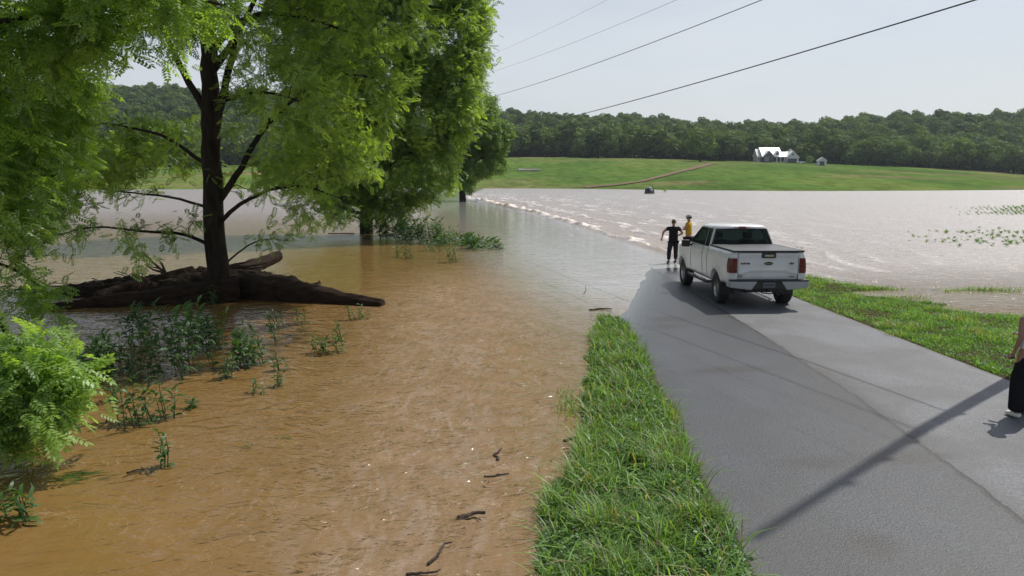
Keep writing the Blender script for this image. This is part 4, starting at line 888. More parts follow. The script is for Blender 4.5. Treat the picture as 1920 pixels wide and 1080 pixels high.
# ------------------------------------------------------------------ people
M['skin'] = nmat('skin', (.28, .15, .10), .5); M['black_cloth'] = speckled('black_cloth', (.010, .010, .012), (.018, .018, .02), 40, .9, .2, .004); M['denim_dark'] = speckled('denim_dark', (.012, .015, .024), (.022, .027, .04), 40, .85, .2, .004)
M['yellow_cloth'] = speckled('yellow_cloth', (.42, .24, .02), (.50, .30, .03), 20, .85, .2, .006); M['white_cloth'] = speckled('white_cloth', (.50, .50, .53), (.58, .58, .60), 20, .85, .2, .006)
M['hair'] = speckled('hair', (.05, .025, .014), (.10, .055, .03), 60, .7, .5, .004, (1, 1, .2)); M['cap_grey'] = nmat('cap_grey', (.35, .37, .40), .8); M['shoe_dark'] = nmat('shoe_dark', (.03, .028, .028), .7); M['shoe_white'] = nmat('shoe_white', (.62, .62, .60), .6)
M['phone'] = nmat('phone_case', (.02, .02, .022), .2)
def skin(name, J, E, mat, parent, root=0, sub=2, bulk=1.0):     # J: list of (pos, rx, ry); E: edges -> one smooth surface
    me = bpy.data.meshes.new(name); me.from_pydata([Vector(j[0]) for j in J], E, []); o = bpy.data.objects.new(name, me); C.objects.link(o)
    sk = o.modifiers.new('skin', 'SKIN'); sk.use_smooth_shade = True; sk.branch_smoothing = .6
    for i, j in enumerate(J): v = me.skin_vertices[0].data[i]; v.radius = (j[1]*bulk, (j[2] if len(j) > 2 else j[1])*bulk); v.use_root = (i == root)
    sb = o.modifiers.new('sub', 'SUBSURF'); sb.levels = sub; sb.render_levels = sub
    dg = bpy.context.evaluated_depsgraph_get(); m2 = bpy.data.meshes.new_from_object(o.evaluated_get(dg)); bpy.data.objects.remove(o)
    return link(name, m2, mat, parent, True)
def hand(J, E, wrist, dirv, side, base):   # palm and five curled fingers grown from the wrist vertex
    d = Vector(dirv).normalized(); u = Vector((0, 0, 1)).cross(d) if abs(d.z) < .9 else Vector((0, 1, 0)).cross(d); u.normalize(); n = d.cross(u)
    w_ = Vector(J[wrist][0]); J.append((w_+d*.05, .020, .036)); p = len(J)-1; E.append((wrist, p)); J.append((w_+d*.085, .013, .040)); k = len(J)-1; E.append((p, k))
    for i, (off, ln) in enumerate(((-.032, .062), (-.011, .075), (.011, .07), (.032, .055))):
        a = w_+d*.095+u*off; b = a+d*ln*.55+n*side*.008; c = b+d*ln*.30+n*side*.030
        q = len(J); J += [(a, .0095), (b, .0085), (c, .007)]; E += [(k, q), (q, q+1), (q+1, q+2)]
    a = w_+d*.045+u*.040; q = len(J); J += [(a, .011), (a+d*.035+u*.014+n*side*.01, .010), (a+d*.06+u*.012+n*side*.02, .008)]; E += [(p, q), (q, q+1), (q+1, q+2)]
def person(name_label, loc, rz, hipw, feet, knees, el, wr, hd, H=1.75, head_turn=0.0, lean=0.0, hands=(1, 1), arm=1.0):
    e = empty('person', loc, rz=rz, label=name_label, cat='person'); k = H/1.75
    J = [((0, 0, .94), .13, .10), ((0, .0, 1.10), .125, .09), ((0, .0+lean, 1.28), .15, .10), ((0, lean, 1.42), .15, .085), ((0, lean*1.2, 1.50), .055, .055), ((0, lean*1.2+.012, 1.565), .052, .055),
         ((0, lean*1.2+.025, 1.62), .070, .085), ((0, lean*1.2+.020, 1.69), .073, .090), ((0, lean*1.2+.015, 1.725), .045, .055)]
    E = [(0, 1), (1, 2), (2, 3), (3, 4), (4, 5), (5, 6), (6, 7), (7, 8)]
    idx = {}
    for s, a in ((-1, 0), (1, 1)):
        q = len(J); J += [((s*.10, 0, .86), .085), (knees[a], .058), (Vector(feet[a])+Vector((0, 0, .09)), .040), (Vector(feet[a])+Vector((0, .05, .035)), .038, .035), (Vector(feet[a])+Vector((.01*s, .17, .028)), .035, .026)]
        E += [(0, q), (q, q+1), (q+1, q+2), (q+2, q+3), (q+3, q+4)]; idx['leg', a] = q
        q = len(J); J += [((s*.17, lean, 1.43), .058*arm), (el[a], .043*arm), (wr[a], .030*arm, .034*arm)]; E += [(3, q), (q, q+1), (q+1, q+2)]; idx['arm', a] = q
        if hands[a]: hand(J, E, q+2, hd[a], -s, None)
    body = skin('body', [(j[0], j[1]*(1.16 if j[1] > .03 else 1), (j[2] if len(j) > 2 else j[1])*(1.16 if j[1] > .03 else 1)) for j in J], E, M['skin'], e)
    # ears, nose as part of the same head surface
    for v in body.data.vertices:
        c = v.co
        if 1.60 < c.z < 1.67 and c.y > lean*1.2+.095 and abs(c.x) < .02: c.y += .018
        if 1.62 < c.z < 1.67 and abs(c.x) > .066: c.x *= 1.12
        c.z *= 1.0
    e.scale = (k, k, k); return e, J, idx
def garment(name, J, E, mat, parent, **kw): return skin(name, J, E, mat, parent, bulk=1.24, **kw)
def face(e, y0):
    hd_ = MB()
    for s in (-1, 1): V, F = tube_arrays([(s*.03, y0+.095, 1.655), (s*.03, y0+.112, 1.655)], [.011, .006], 8); hd_.add(V, F)
    hd_.link('eyes', M['phone'], e, True); h2 = MB(); h2.tube([(-.022, y0+.102, 1.592), (0, y0+.112, 1.590), (.022, y0+.102, 1.592)], .006, 6); h2.link('mouth', M['lamp_dark'], e, True)
def shoes(e, feet, mat, f=1.0):
    for a in (0, 1):
        p = Vector(feet[a]); skin('shoe', [(p+Vector((0, -.05, .048)), .048*f, .042*f), (p+Vector((0, .04, .052)), .050*f, .046*f), (p+Vector((0, .14, .040)), .050*f, .034*f), (p+Vector((0, .21, .032)), .040*f, .026*f)], [(0, 1), (1, 2), (2, 3)], mat, e)
def hair_cap(e, y0, z0=1.655, top=1.755, low=1.60):
    bm = bmesh.new(); bmesh.ops.create_icosphere(bm, subdivisions=4, radius=1)
    for v in bm.verts:
        n = v.co.copy(); r = 1+.05*(vnoise(np.array([n.x*6+3]), np.array([n.y*6+n.z*5]))[0]-.5)*2; v.co = Vector((n.x*.088*r, n.y*.108*r-.006+y0, n.z*.098*r+1.672))
    bmesh.ops.delete(bm, geom=[v for v in bm.verts if (v.co.y > y0+.03 and v.co.z < 1.70) or v.co.z < low], context='VERTS')
    return bm_link('hair', bm, M['hair'], e, True)
# man in black with his back to the camera, elbows out
p = gp(1261, 493, 0.0); pz = max(0, float(zroad(p.x, p.y)))
feet = [(-.17, -.02, 0), (.14, .04, 0)]; kn = [(-.15, .02, .50), (.135, .05, .50)]; el = [(-.40, .04, 1.27), (.40, .02, 1.20)]; wr = [(-.43, .12, 1.03), (.25, .22, 1.09)]; hd = [(-.05, .1, -1), (-.9, .35, .05)]
e, J, ix = person('person in black T-shirt and dark jeans with back turned, standing at the water edge', (p.x, p.y, pz), R(6), .1, feet, kn, el, wr, hd, 1.76)
garment('shirt', [((0, 0, .78), .165, .12), ((0, 0, .88), .17, .12), ((0, 0, 1.0), .17, .12), ((0, 0, 1.22), .18, .125), ((0, 0, 1.40), .165, .105), ((0, 0, 1.475), .085, .075), ((-.19, 0, 1.42), .082), ((.19, 0, 1.42), .082), ((-.31, .02, 1.335), .072), ((.32, .01, 1.30), .072)],
        [(0, 1), (1, 2), (2, 3), (3, 4), (4, 5), (4, 6), (4, 7), (6, 8), (7, 9)], M['black_cloth'], e)
garment('jeans', [((0, 0, .92), .15, .115), ((-.10, 0, .82), .10), ((.10, 0, .82), .10), ((-.15, .02, .50), .078), ((.135, .05, .50), .078), ((-.17, -.01, .12), .062), ((.14, .05, .12), .062)], [(0, 1), (0, 2), (1, 3), (2, 4), (3, 5), (4, 6)], M['denim_dark'], e)
shoes(e, feet, M['shoe_dark']); hair_cap(e, 0.0); face(e, .02)
# man in yellow, arms crossed, half hidden by the truck
q = Vector((7.38, 31.2, 0))
feet = [(-.12, 0, 0), (.12, .03, 0)]; kn = [(-.12, .02, .5), (.12, .03, .5)]; el = [(-.25, .10, 1.17), (.25, .10, 1.17)]; wr = [(.06, .24, 1.22), (-.08, .21, 1.16)]; hd = [(1, .1, .15), (-1, .1, .1)]
e, J, ix = person('person in yellow T-shirt and pale cap with arms crossed, standing behind the truck bonnet', (q.x, q.y, .10), R(62), .1, feet, kn, el, wr, hd, 1.80)
garment('shirt', [((0, 0, .90), .165, .115), ((0, 0, 1.05), .155, .11), ((0, 0, 1.25), .17, .12), ((0, 0, 1.40), .155, .10), ((0, 0, 1.475), .08, .07), ((-.18, 0, 1.42), .078), ((.18, 0, 1.42), .078), ((-.225, .06, 1.28), .070), ((.225, .06, 1.28), .070)],
        [(0, 1), (1, 2), (2, 3), (3, 4), (3, 5), (3, 6), (5, 7), (6, 8)], M['yellow_cloth'], e)
garment('shorts', [((0, 0, .90), .15, .11), ((-.10, 0, .80), .10), ((.10, 0, .80), .10), ((-.12, .02, .52), .095), ((.12, .03, .52), .095)], [(0, 1), (0, 2), (1, 3), (2, 4)], M['black_cloth'], e)
shoes(e, feet, M['shoe_dark']); hair_cap(e, 0.0); face(e, .02)
bm = bmesh.new(); bmesh.ops.create_uvsphere(bm, u_segments=24, v_segments=12, radius=1)
bmesh.ops.delete(bm, geom=[v for v in bm.verts if v.co.z < -.05], context='VERTS')
for v in bm.verts: v.co = Vector((v.co.x*.096, v.co.y*.118, v.co.z*.10+1.685))
cap_ = bm_link('cap', bm, M['cap_grey'], e, True)
prism('peak', [(-.075, .10), (-.06, .16), (0, .19), (.06, .16), (.075, .10)], 1.685, 1.70, 'z', M['cap_grey'], cap_)
# woman at the right edge of the frame, seen from behind
p = gp(1920, 775, .28); pz = float(zroad(p.x, p.y))
feet = [(-.13, -.03, 0), (.15, .10, 0)]; kn = [(-.12, .02, .48), (.13, .06, .48)]; el = [(-.205, -.04, 1.17), (.25, .04, 1.16)]; wr = [(-.20, .05, .96), (.15, .26, 1.12)]; hd = [(-.02, .25, -.8), (-.6, .6, .2)]
e, J, ix = person('person in white sleeveless top and wide black trousers at the right edge holding a phone', (p.x, p.y, pz), R(8), .1, feet, kn, el, wr, hd, 1.68, arm=.78)
garment('top', [((0, 0, .93), .150, .120), ((0, 0, 1.12), .135, .10), ((0, 0, 1.28), .155, .12), ((0, 0, 1.40), .145, .095), ((0, 0, 1.46), .085, .07), ((-.15, 0, 1.43), .06), ((.15, 0, 1.43), .06)], [(0, 1), (1, 2), (2, 3), (3, 4), (3, 5), (3, 6)], M['white_cloth'], e)
garment('trousers', [((0, 0, 1.06), .115, .09), ((0, 0, .90), .135, .11), ((-.10, 0, .80), .092), ((.11, 0, .80), .092), ((-.12, .01, .48), .095), ((.135, .04, .48), .095), ((-.13, -.02, .16), .100), ((.15, .09, .16), .100), ((-.13, -.02, .085), .100), ((.15, .09, .085), .100)],
        [(0, 1), (1, 2), (1, 3), (2, 4), (3, 5), (4, 6), (5, 7), (6, 8), (7, 9)], M['black_cloth'], e)
shoes(e, feet, M['shoe_white'], 1.08); hair_cap(e, 0.0, low=1.50); face(e, .02)
hp = e.matrix_basis @ Vector((-.27, .27, .865)); ph_ = box('mobile_phone', -.036, .036, -.075, .075, -.005, .005, M['phone'], None, bevel=.003)
ph_.location = Matrix.Translation((p.x, p.y, pz)) @ Matrix.Rotation(R(8), 4, 'Z') @ (Vector((-.215, .12, .86))*(1.68/1.75)); ph_.rotation_euler = (R(8), R(-10), R(60)); tag(ph_, 'dark mobile phone in the hand of the person at the right edge', 'phone')

# ------------------------------------------------------------------ driftwood heap at the foot of the tree
def rough_log(name, a, b, r0, r1, mat, label=None, cat=None, sag=0, group=None, bumpy=.18, seg=18, hump=None, root=None):
    a = np.array(a, float); b = np.array(b, float); L = np.linalg.norm(b-a); n = max(14, int(L/.07)); t = np.linspace(0, 1, n); p = a+(b-a)*t[:, None]; p[:, 2] += sag*4*t*(1-t)
    p[:, 2] += (fbm(t*L*.9+a[0], t*0+3.3, 3)-.5)*r0*.35; p[:, 1] += (fbm(t*L*.8, t*0+8.3, 3)-.5)*r0*.5
    if L < 1: p[:, 0] += (fbm(t*2.5+label.__len__(), t*0+1.3, 3)-.5)*L*.5; p[:, 1] += (fbm(t*2.5, t*0+label.__len__(), 3)-.5)*L*.5
    r = r0+(r1-r0)*t; r *= .82+.36*fbm(t*L*1.4+a[1], t*0+1.7, 3)
    if hump is not None: r *= hump(t)
    V, F = tube_arrays(p, r, seg); ang = np.tile(np.arange(seg)/seg, n); al = np.repeat(t*L, seg)
    k = 1+bumpy*((fbm(al*.6, ang*seg*.9, 4)-.5)*2)+bumpy*.5*(vnoise(al*.8, np.sin(ang*6.283)*4+7)-.5); V = np.repeat(p, seg, 0)+(V-np.repeat(p, seg, 0))*k[:, None]
    i = len(V); V = np.concatenate([V, [p[0], p[-1]]]); o_ = MB(); o_.add(V, F)
    caps = [(i, (j+1) % seg, j, j) for j in range(seg)]+[(i+1, (n-1)*seg+j, (n-1)*seg+(j+1) % seg, (n-1)*seg+(j+1) % seg) for j in range(seg)]
    bm = bmesh.new(); vv = [bm.verts.new(q) for q in V-a]
    for f in F: bm.faces.new([vv[q] for q in f])
    for c in caps: bm.faces.new([vv[q] for q in c[:3]])
    o = bm_link(name, bm, mat, None, True); o.location = Vector(a)
    return tag(o, label, cat, group)
rough_log('fallen_log', gp(330, 552, .05)+Vector((0, .5, 0)), gp(716, 574, .0)+Vector((0, .1, .02)), .42, .17, M['log'], 'thick fallen trunk tapering to a point right of the tree, lying in the water', 'log', bumpy=.28, seg=26, sag=.12, hump=lambda t: 1+.55*np.exp(-((t-.45)/.22)**2))
rough_log('fallen_log', gp(70, 580, .05)+Vector((0, .2, -.05)), gp(450, 548, .22), .15, .42, M['log'], 'dark fallen trunk running left from the tree, half sunk in the water', 'log', bumpy=.25, seg=24)
rough_log('fallen_log', gp(430, 522, .3)+Vector((0, .8, 0)), gp(508, 503, .3)+Vector((0, .9, .35)), .30, .18, M['log'], 'short broken log end sticking out behind the tree trunk', 'log', bumpy=.3)
rough_log('fallen_log', gp(180, 560, .1), gp(345, 520, .45)+Vector((0, .6, 0)), .20, .26, M['log'], 'rotten log on the back of the driftwood heap, left of the tree', 'log', bumpy=.3)
# the heap itself
hp0 = gp(385, 548, 0); nx2, ny2 = 150, 60; U, Vv = np.meshgrid(np.linspace(-5.2, 3.4, nx2), np.linspace(-1.4, 1.8, ny2))
prof = np.interp(U, [-5.2, -4.2, -2.6, -1.2, 0, .8, 1.6, 2.6, 3.4], [-.2, .12, .34, .52, .66, .70, .58, .24, -.2])
Hh = prof*np.clip(1-(Vv/1.45)**2, -.3, 1)**.7 if False else prof*np.clip(1-np.abs(Vv/1.5)**2.2, -.4, 1)
Hh = Hh+(fbm(U*1.3, Vv*3.2, 5)-.5)*.45+(fbm(U*6+Vv*3, Vv*9, 3)-.5)*.22-.02
Hh = np.where(prof < 0, np.minimum(Hh, -.05), Hh)
heap = tag(link('driftwood_heap', np_mesh('driftwood_heap', np.stack([U, Vv, Hh], 2).reshape(-1, 3), grid_faces(nx2, ny2)), M['debris'], smooth=True), 'dark heap of flood debris piled against the foot of the tree', 'debris heap'); heap.location = (hp0.x, hp0.y+.2, 0)
stk = MB()
for k in range(90):
    x, y = rng.uniform(-4.6, 2.8), rng.uniform(-1.1, 1.2); i = int(np.clip((x+5.2)/8.6*(nx2-1), 0, nx2-1)); j = int(np.clip((y+1.4)/3.2*(ny2-1), 0, ny2-1)); z = Hh[j, i]-.015
    if z < 0: continue
    l = rng.uniform(.3, 1.3); a = rng.normal()*.8; d = np.array([math.cos(a), math.sin(a)*.8, rng.normal()*.16]); r = rng.uniform(.006, .020); q = np.array([x, y, z+.02])
    stk.tube([q-d*l/2, q+[0, 0, .03], q+d*l/2], [r, r*.9, r*.4], 5)
stk.link('sticks', M['driftwood'], heap, True)
def dead_branch(name, base, tips, r, label, group=None, mat='driftwood'):
    e = MB(); b = np.array(base, float)
    for tp in tips:
        q = np.array(tp, float); m1 = b+(q-b)*.5+rng.normal(size=3)*.05; e.tube([b, m1, q], [r, r*.7, r*.25], 6)
    return tag(e.link(name, M[mat], None, True, shift=b), label, 'branch', group)
for o, b_ in ((0, 0),):
    y_ = Y1+.9
    d1 = dead_branch('dead_branch', A3(310, 512, y_), [A3(268, 472, y_), A3(284, 500, y_+.2), A3(274, 498, y_), A3(300, 490, y_)], .045, 'bare forked branch jutting up from the driftwood heap left of the tree')
    d1.location = A3(310, 512, y_)
    d2 = dead_branch('dead_branch', A3(262, 520, y_), [A3(259, 508, y_), A3(272, 505, y_)], .03, 'small bare stub on the heap left of the forked branch'); d2.location = A3(262, 520, y_)
    d3 = dead_branch('dead_branch', A3(195, 538, y_-.3), [A3(178, 526, y_), A3(140, 537, y_)], .03, 'low bare branch at the far left end of the heap'); d3.location = A3(195, 538, y_-.3)
    d4 = dead_branch('dead_branch', A3(428, 500, y_), [A3(498, 494, y_), A3(505, 500, y_+.3), A3(470, 490, y_)], .06, 'pale splintered branch lying behind the tree trunk'); d4.location = A3(428, 500, y_)

# ------------------------------------------------------------------ weeds standing in the water
def blade_leaf(w=.13, droop=.35):
    V = [(0, -.02, 0), (0, .02, 0), (.35, w, .06), (.35, -w, .06), (.72, w*.7, -.02), (.72, -w*.7, -.02), (1, .01, -droop), (1, -.01, -droop)]
    return np.array(V), np.array([(0, 1, 2, 3), (3, 2, 4, 5), (5, 4, 6, 7)])
BL = blade_leaf()
def weed(px, py, h, n_st, spread, n_leaf, lsize, label, flat=0.0, group='leafy weeds in the floodwater', flow=(-.26, .12), tone=(.1, .9), n='water_weed', mat='weed_leaf'):
    g0 = gp(px, py, 0); e = empty(n, g0, label=label, cat='plant', group=group); st = MB(); PP, DD = [], []
    for k in range(n_st):
        a = rng.uniform(0, 6.28); r = spread*math.sqrt(rng.random()); b = np.array([math.cos(a)*r, math.sin(a)*r*.8, -.06]); hh = h*rng.uniform(.55, 1.05)*(1-flat*.6)
        lean = np.array([rng.normal()*.16+flow[0]*(1+3*flat), rng.normal()*.16+flow[1], 1]); lean = lean/np.linalg.norm(lean)
        tip = b+lean*hh+[0, 0, .06]; mid = (b+tip)/2+rng.normal(size=3)*.03; st.tube([b, mid, tip], [.009, .007, .003], 4)
        for j in range(n_leaf):
            t = .2+.8*(j/(n_leaf-1))**.8; q = b+(tip-b)*t if t > .5 else b+(mid-b)*t*2; an = j*2.4+rng.uniform(-.4, .4)
            PP.append(q); DD.append([math.cos(an), math.sin(an), .25+.7*(t > .85)])
    st.link('stem', M[mat], e); m_ = len(PP)
    V, F, A = scatter(BL, np.array(PP), np.array(DD), lsize*rng.uniform(.6, 1.15, m_), .3, a=tone[0]+(tone[1]-tone[0])*rng.random(m_))
    link('leaves', np_mesh('leaves', V, F, {'rnd': A}), M[mat], e); return e
W_ = [
 (335,700,1.1,19,.66,12,.26,'tall dark clump of long-leaved weeds in the shaded water below the driftwood heap'),
 (290,640,.8,12,.5,12,.24,'dark weed clump just below the left part of the driftwood heap'),
 (375,655,.9,24,.5,12,.24,'dark weeds between the tall clump and the tree base'),
 (225,700,.7,20,.38,12,.22,'round dark weed clump left of the tall clump'),
 (262,715,.5,6,.15,9,.17,'slim weed between two dark clumps on the left'),
 (175,715,.6,14,.4,10,.22,'low dark weeds beside the left branch tips'),
 (468,685,.65,16,.35,12,.22,'weed clump in half shade right of the tall clump'),
 (430,708,.42,4,.10,9,.17,'small bright weed at the sunlit edge of the shade'),
 (500,640,.45,9,.45,8,.17,'loose weeds in the shade right below the tree base'),
 (550,612,.4,10,.55,8,.16,'spreading weeds under the thick fallen trunk'),
 (618,660,.42,9,.30,9,.18,'dark bushy weed alone in the brown water right of the shade'),
 (640,640,.40,4,.10,9,.15,'upright sprig joined to the lone bushy weed'),
 (672,598,.30,7,.28,8,.14,'small weed tuft beside the tip of the fallen trunk'),
 (250,795,.62,8,.24,9,.20,'tall bright weed with a drooping shadow in the left foreground water'),
 (305,785,.52,7,.16,9,.19,'bright weed right beside the tall one in the left foreground'),
 (225,752,.35,4,.10,8,.15,'thin feathery weed left of the bright pair'),
 (305,878,.42,4,.06,8,.16,'single small weed alone in the open brown water at lower left'),
 (527,695,.28,5,.15,8,.14,'small leafy tuft right of the weed clumps'),
 (525,722,.24,4,.14,8,.13,'half sunk tuft below the small leafy one'),
 (484,738,.16,4,.10,7,.13,'tiny green tuft just above the water surface'),
 (370,765,.14,4,.10,6,.15,'flattened tuft in open water right of the bright pair'),
 (145,765,.4,6,.25,8,.16,'dark weed at the water edge under the left branches'),
 (120,690,.5,8,.35,9,.18,'dark weeds behind the bright left branches'),
 (405,570,.45,8,.25,9,.16,'dark vine-like weed growing at the tree foot'),
 (20,975,.35,8,.25,8,.2,'dark plant at the bottom left edge of the photo'),
]
for a in W_: weed(*a)
for (a, b, h, n_, s_, lb) in ((765,485,.5,5,.2,'small leaning weed in front of the second tree'), (748,482,.4,4,.15,'tiny weed left of the leaning one'), (852,492,.8,7,.25,'dark leaning weed alone right of the second tree'), (820,470,.6,8,.5,'weeds right of the tree-foot bushes'),
    (735,448,1.1,50,1.4,'leafy bushes at the foot of the second tree'), (790,455,1.3,60,1.4,'leafy bush right of the foot of the second tree'), (860,458,.5,40,1.4,'low bright grass-like weeds in the water'), (905,467,.45,24,1.1,'right end of the weed patch off the second tree'), (845,440,.5,8,.7,'faint tuft behind the weed patch')):
    weed(a, b, h, n_, s_, 9, (.40 if n_ > 9 else .22), lb, group='weeds around the second tree')
def float_grass(px, py, l, n_, label):
    g0 = gp(px, py, .0); V, F, A = scatter((np.array([(0,-.02,0),(.5,-.03,.02),(1,0,0),(.5,.03,.02)]), np.array([(0,1,2,3)])), rng.normal(size=(n_, 3))*[l*.3, l*.12, .01]+[0, 0, .012], np.tile([[1, .45, 0]], (n_, 1))+rng.normal(size=(n_, 3))*[.1, .2, .02], l*rng.uniform(.3, .6, n_), .1)
    o = link('grass_wisp', np_mesh('grass_wisp', V, F, {'rnd': A}), M['weed_leaf']); o.location = g0; tag(o, label, 'grass', 'flattened grass wisps in the brown water')
float_grass(135, 898, .55, 40, 'long flattened grass wisp at lower left of the brown water'); float_grass(452, 840, .25, 14, 'small flattened grass wisp in the middle of the brown water'); float_grass(528, 822, .2, 16, 'short grass wisp right of the middle one')
float_grass(745, 573, .4, 14, 'grass wisp trailing off the fallen trunk tip')

# floating sticks
for (a, b, l, ang, r, lb) in ((935,850,.34,75,.022,'short dark stick floating upright-looking in the brown water'), (931,891,.26,4,.016,'thin stick lying level just below the short one'), (884,966,.30,20,.03,'knobbly debris piece near the lower middle'),
    (876,975,.28,-8,.010,'thin twig beside the knobbly piece'), (825,1035,.42,62,.016,'long thin stick at the bottom of the photo'), (800,1073,.28,12,.014,'twig at the bottom edge left of the long stick'), (1083,824,.40,8,.022,'dark mossy stick poking out from the grass verge'), (1128,581,.62,8,.03,'driftwood stick at the tip of the grass verge'),
    (255,885,.2,15,.01,'small twig beside the lone weed at lower left'), (640,438,1.6,4,.05,'dark stick left of the second tree'), (1098,548,.35,80,.012,'bare twig sticking up off the verge tip')):
    g0 = gp(a, b, .01); A_ = R(ang); o = rough_log('floating_stick', (0, 0, 0), (l*math.cos(A_), l*math.sin(A_), .02 if ang != 80 else .22), r, r*.5, M['driftwood'], lb, 'stick', bumpy=.35, seg=7)
    o.location = g0-Vector((l*math.cos(A_)/2, l*math.sin(A_)/2, 0))

# ------------------------------------------------------------------ grass verges
def grass_blades(X, Y, Z, L, W, lean, tone):
    n = len(X); a = rng.uniform(0, 6.28, n); d = np.stack([np.cos(a), np.sin(a), np.zeros(n)], 1); s = np.stack([-d[:, 1], d[:, 0], np.zeros(n)], 1); b = np.stack([X, Y, Z-.02], 1)
    k = lean*rng.uniform(.3, 1.3, n); pts = []
    for t, w in ((0, .8), (.35, 1), (.7, .75), (1, .08)):
        c = b+d*(k*L*t**2)[:, None]+np.stack([np.zeros(n), np.zeros(n), L*(t-.45*k*t**2.2)], 1); pts += [c-s*(W*w)[:, None], c+s*(W*w)[:, None]]
    V = np.stack(pts, 1); f = np.array([(0, 1, 3, 2), (2, 3, 5, 4), (4, 5, 7, 6)]); F = f[None]+(np.arange(n)*8)[:, None, None]
    return V.reshape(-1, 3), F.reshape(-1, 4), np.repeat(tone, 8)
def verge(name, n, region, lo, hi, dens, label, mat, wid, broad=.25):
    y = rng.uniform(*region[2:], n); x = rng.uniform(region[0], region[1], n); ok = dens(x, y) > rng.random(n); x, y = x[ok], y[ok]; z = zland(x, y)
    c = np.clip(.5+(fbm(x*2.2, y*2.2, 4)-.5)*2.0, 0, 1); L = (lo+(hi-lo)*rng.random(len(x))**2.5)*(.3+1.4*c); W = wid*rng.uniform(.6, 1.6, len(x)); tone = np.clip(c*.9+rng.normal(size=len(x))*.20-.06, 0, 1)+.0
    V, F, A = grass_blades(x, y, z, L, W, .75, tone)
    nb = int(len(x)*broad); i = rng.choice(len(x), nb); q = np.stack([x[i], y[i], z[i]+rng.uniform(.02, .55, nb)*L[i]], 1)
    V2, F2, A2 = scatter((np.array([(0,0,0),(.5,-.42,.06),(1,0,-.05),(.5,.42,.06)]), np.array([(0,1,2,3)])), q, rng.normal(size=(nb, 3))*[1, 1, .25], rng.uniform(.018, .045, nb), .45)
    F2 = F2+len(V); return tag(link(name, np_mesh(name, np.concatenate([V, V2]), np.concatenate([F, F2]), {'rnd': np.concatenate([A, A2*.7])}), mat), label, 'grass', kind='stuff')
def dl(x, y):
    a, b = xlw(y), xlr(y)-.02; e_ = np.minimum(x-a+.05, b-x+.07); return np.where((y < 18.4) & (e_ > (fbm(x*3, y*3)-.5)*.35), np.clip(8/y, .25, 1.0)*np.where(fbm(x*2.1+8, y*2.1) > .6, .3, 1), 0)
verge('left_verge_grass', 300000, (-.4, 2.9, 3.6, 18.6), .05, .30, dl, 'lush tall grass and clover on the narrow strip left of the road', M['grass'], .0045, .9)
def dr(x, y):
    a, b = xrr(y)+.02, xrw(y); e_ = np.minimum(x-a+.06, b-x+.12); return np.where((y < 30) & (e_ > (fbm(x*2, y*2)-.5)*.5), np.clip(1.1-.035*(y-8), .3, 1)*np.where(fbm(x*.9+3, y*.9) > .60, .35, 1), 0)
verge('right_verge_grass', 420000, (7.6, 16, 8, 30.5), .05, .17, dr, 'short bright grass on the bank right of the road', M['grass_dry'], .0055, .15)
def leafy(name, n, x0, x1, y0, y1, ok_, lo, hi, hmax, label):
    x = rng.uniform(x0, x1, n); y = rng.uniform(y0, y1, n); k = ok_(x, y); x, y = x[k], y[k]; m_ = len(x); h_ = rng.uniform(.02, hmax, m_)*(.4+1.2*fbm(x*2, y*2, 3))
    V, F, A = scatter((np.array([(0,0,0),(.5,-.36,.08),(1,0,-.06),(.5,.36,.08)]), np.array([(0,1,2,3)])), np.stack([x, y, zland(x, y)+h_], 1), rng.normal(size=(m_, 3))*[1, 1, .2], rng.uniform(lo, hi, m_), .4)
    return tag(link(name, np_mesh(name, V, F, {'rnd': A}), M['clover']), label, 'weeds', kind='stuff')
leafy('clover', 26000, -.2, 2.9, 3.8, 18, lambda x, y: (dl(x, y) > .1) & ((xlr(y)-x < .35) | (fbm(x*1.7+3, y*1.7) > .52)), .025, .06, .16, 'broad-leaved clover and creeping weeds along the road side of the left verge')
# long arching blades on the left strip
nL = 5200; x = rng.uniform(-.2, 2.6, nL); y = rng.uniform(3.8, 17, nL); ok = dl(x, y) > .2; x, y = x[ok], y[ok]
V, F, A = grass_blades(x, y, zland(x, y), rng.uniform(.22, .48, len(x)), rng.uniform(.005, .011, len(x)), 1.0, rng.uniform(.4, 1, len(x)))
tag(link('tall_grass', np_mesh('tall_grass', V, F, {'rnd': A}), M['grass']), 'long arching grass blades rising above the left verge', 'grass', kind='stuff')
# ragged grass at the waterline and spits on the right
for (a, b, rx, ry_, n_, lb) in ((1645,543,.9,.18,500,'grass spit reaching into the water right of the truck'), (1845,545,1.1,.12,420,'narrow strip of drowned grass off the right bank'), (1700,560,.7,.12,160,'sparse grass tips in the water by the right bank'), (1070,760,.22,.4,160,'grass blades trailing in the water left of the verge'), (1045,960,.18,.5,240,'long grass hanging over the brown water at the verge edge'),
    (1785,547,.35,.12,60,'two small tufts drowned off the right bank'), (1905,548,.5,.2,60,'scattered drowned tufts at the right edge')):
    g0 = gp(a, b, 0); x = rng.normal(size=n_)*rx*.5; y = rng.normal(size=n_)*ry_; V, F, A = grass_blades(x, y, x*0-.02, rng.uniform(.08, .28, n_), np.full(n_, .006), .9, rng.uniform(.1, 1, n_))
    o = link('drowned_grass', np_mesh('drowned_grass', V, F, {'rnd': A}), M['grass']); o.location = g0; tag(o, lb, 'grass', kind='stuff')

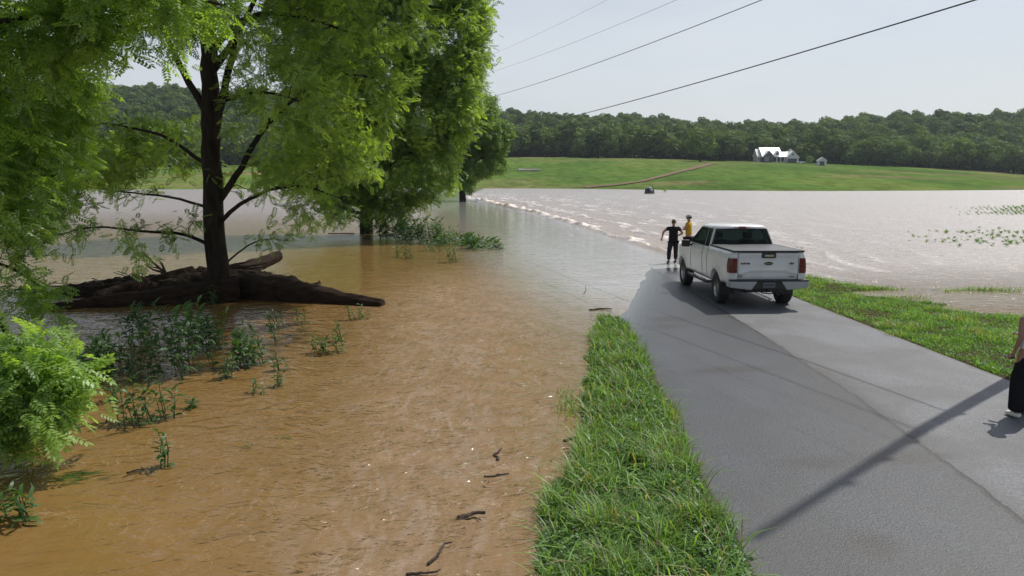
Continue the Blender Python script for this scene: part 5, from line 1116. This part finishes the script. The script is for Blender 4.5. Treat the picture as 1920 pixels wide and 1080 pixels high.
# ------------------------------------------------------------------ crop plants poking out of the flood, round tank
cp_ = []
for k in range(3):
    V, F, A = scatter(BL, np.zeros((9, 3))+rng.normal(size=(9, 3))*[.03, .03, .05]+[0, 0, .1], np.stack([np.cos(np.arange(9)*2.4), np.sin(np.arange(9)*2.4), rng.uniform(.4, 1.2, 9)], 1), rng.uniform(.3, .55, 9), .2)
    cp_.append(np_mesh('crop_plant', V, F, {'rnd': A}))
rc = random.Random(9); ncrop = 0
def crop(x, y, sc, lb, grp):
    o = link('crop_plant', cp_[rc.randrange(3)], None if len(cp_[0].materials) and len(cp_[1].materials) and len(cp_[2].materials) else M['crop_leaf']); o.location = (x, y, -.05); o.scale = (sc,)*3; o.rotation_euler = (0, 0, rc.uniform(0, 6)); tag(o, lb, 'crop plant', grp)
for m_ in cp_: m_.materials.append(M['crop_leaf'])
for r_i in range(22):                   # slanting rows, farther patch
    x0 = 1782+r_i*9; 
    for k in range(9):
        t = k/8; a = gp(x0+t*16+rc.uniform(-1, 1), 388+t*15-rc.random(), 0)
        if rc.random() < min(1, .35+r_i*.05): crop(a.x, a.y, rc.uniform(.5, .9)*min(1, .45+r_i*.04), 'small green crop plant in the slanting rows rising from the far right floodwater', 'crop plants in rows at the far right')
for k in range(110):
    a = gp(1700+240*rc.random()**.7, 432+26*rc.random()+rc.gauss(0, 3), 0); crop(a.x, a.y, rc.uniform(.2, .6), 'drowned crop plant in the scattered patch on the right of the floodwater', 'scattered drowned crop plants')
for k in range(36):
    a = gp(rc.uniform(1480, 1880), 432+rc.random()*55, 0); crop(a.x, a.y, rc.uniform(.12, .28), 'tiny plant tip barely above the wide floodwater behind the truck', 'plant tips in the floodwater')
for (a, b, s_) in ((1247, 361, 1.7),):
    g0 = gp(a, b, 0); crop(g0.x, g0.y, 2.6, 'small green clump in the water right of the dark round tank', None)
M['tank'] = nmat('tank', (.03, .036, .036), .5); M['tank_lid'] = nmat('tank_lid', (.14, .17, .16), .4)
g0 = gp(1217, 363, 0); k = g0.y/FPX; tk = empty('round_tank', g0, label='dark round tank half sunk in the flood near the far field', cat='tank')
lathe('tank_body', [(0, -.5), (9.5*k, -.5), (8.5*k, 2*k), (7.6*k, 8.2*k), (0, 8.2*k)], 32, M['tank'], tk, axis='z'); lathe('tank_lid', [(0, 8.3*k), (7.2*k, 8.3*k), (6.8*k, 10.5*k), (4.0*k, 11.6*k), (0, 11.8*k)], 32, M['tank_lid'], tk, axis='z')
m_ = MB(); m_.tube([(9.3*k, -.2, 0), (8*k, -.3, 7*k), (4.5*k, -.3, 14*k)], .07, 6); tag(m_.link('leaning_pole', M['driftwood'], None, True), 'thin pole leaning on the dark round tank', 'pole').location = g0

# ------------------------------------------------------------------ the summer air
hz_ = box('haze', -1700, 1700, -310, 1600, -2.3, 135, None); m = bpy.data.materials.new('haze_air'); m.use_nodes = True; m.node_tree.nodes.clear(); g = G(m)
pv = g.n('ShaderNodeVolumePrincipled'); pv.inputs['Color'].default_value = (.80, .91, 1, 1); pv.inputs['Density'].default_value = .00011; pv.inputs['Anisotropy'].default_value = .3
o_ = g.n('ShaderNodeOutputMaterial'); g.l(pv.outputs[0], o_.inputs['Volume']); hz_.data.materials.append(m); tag(hz_, 'thin pale summer haze over the whole valley', 'haze', kind='stuff')
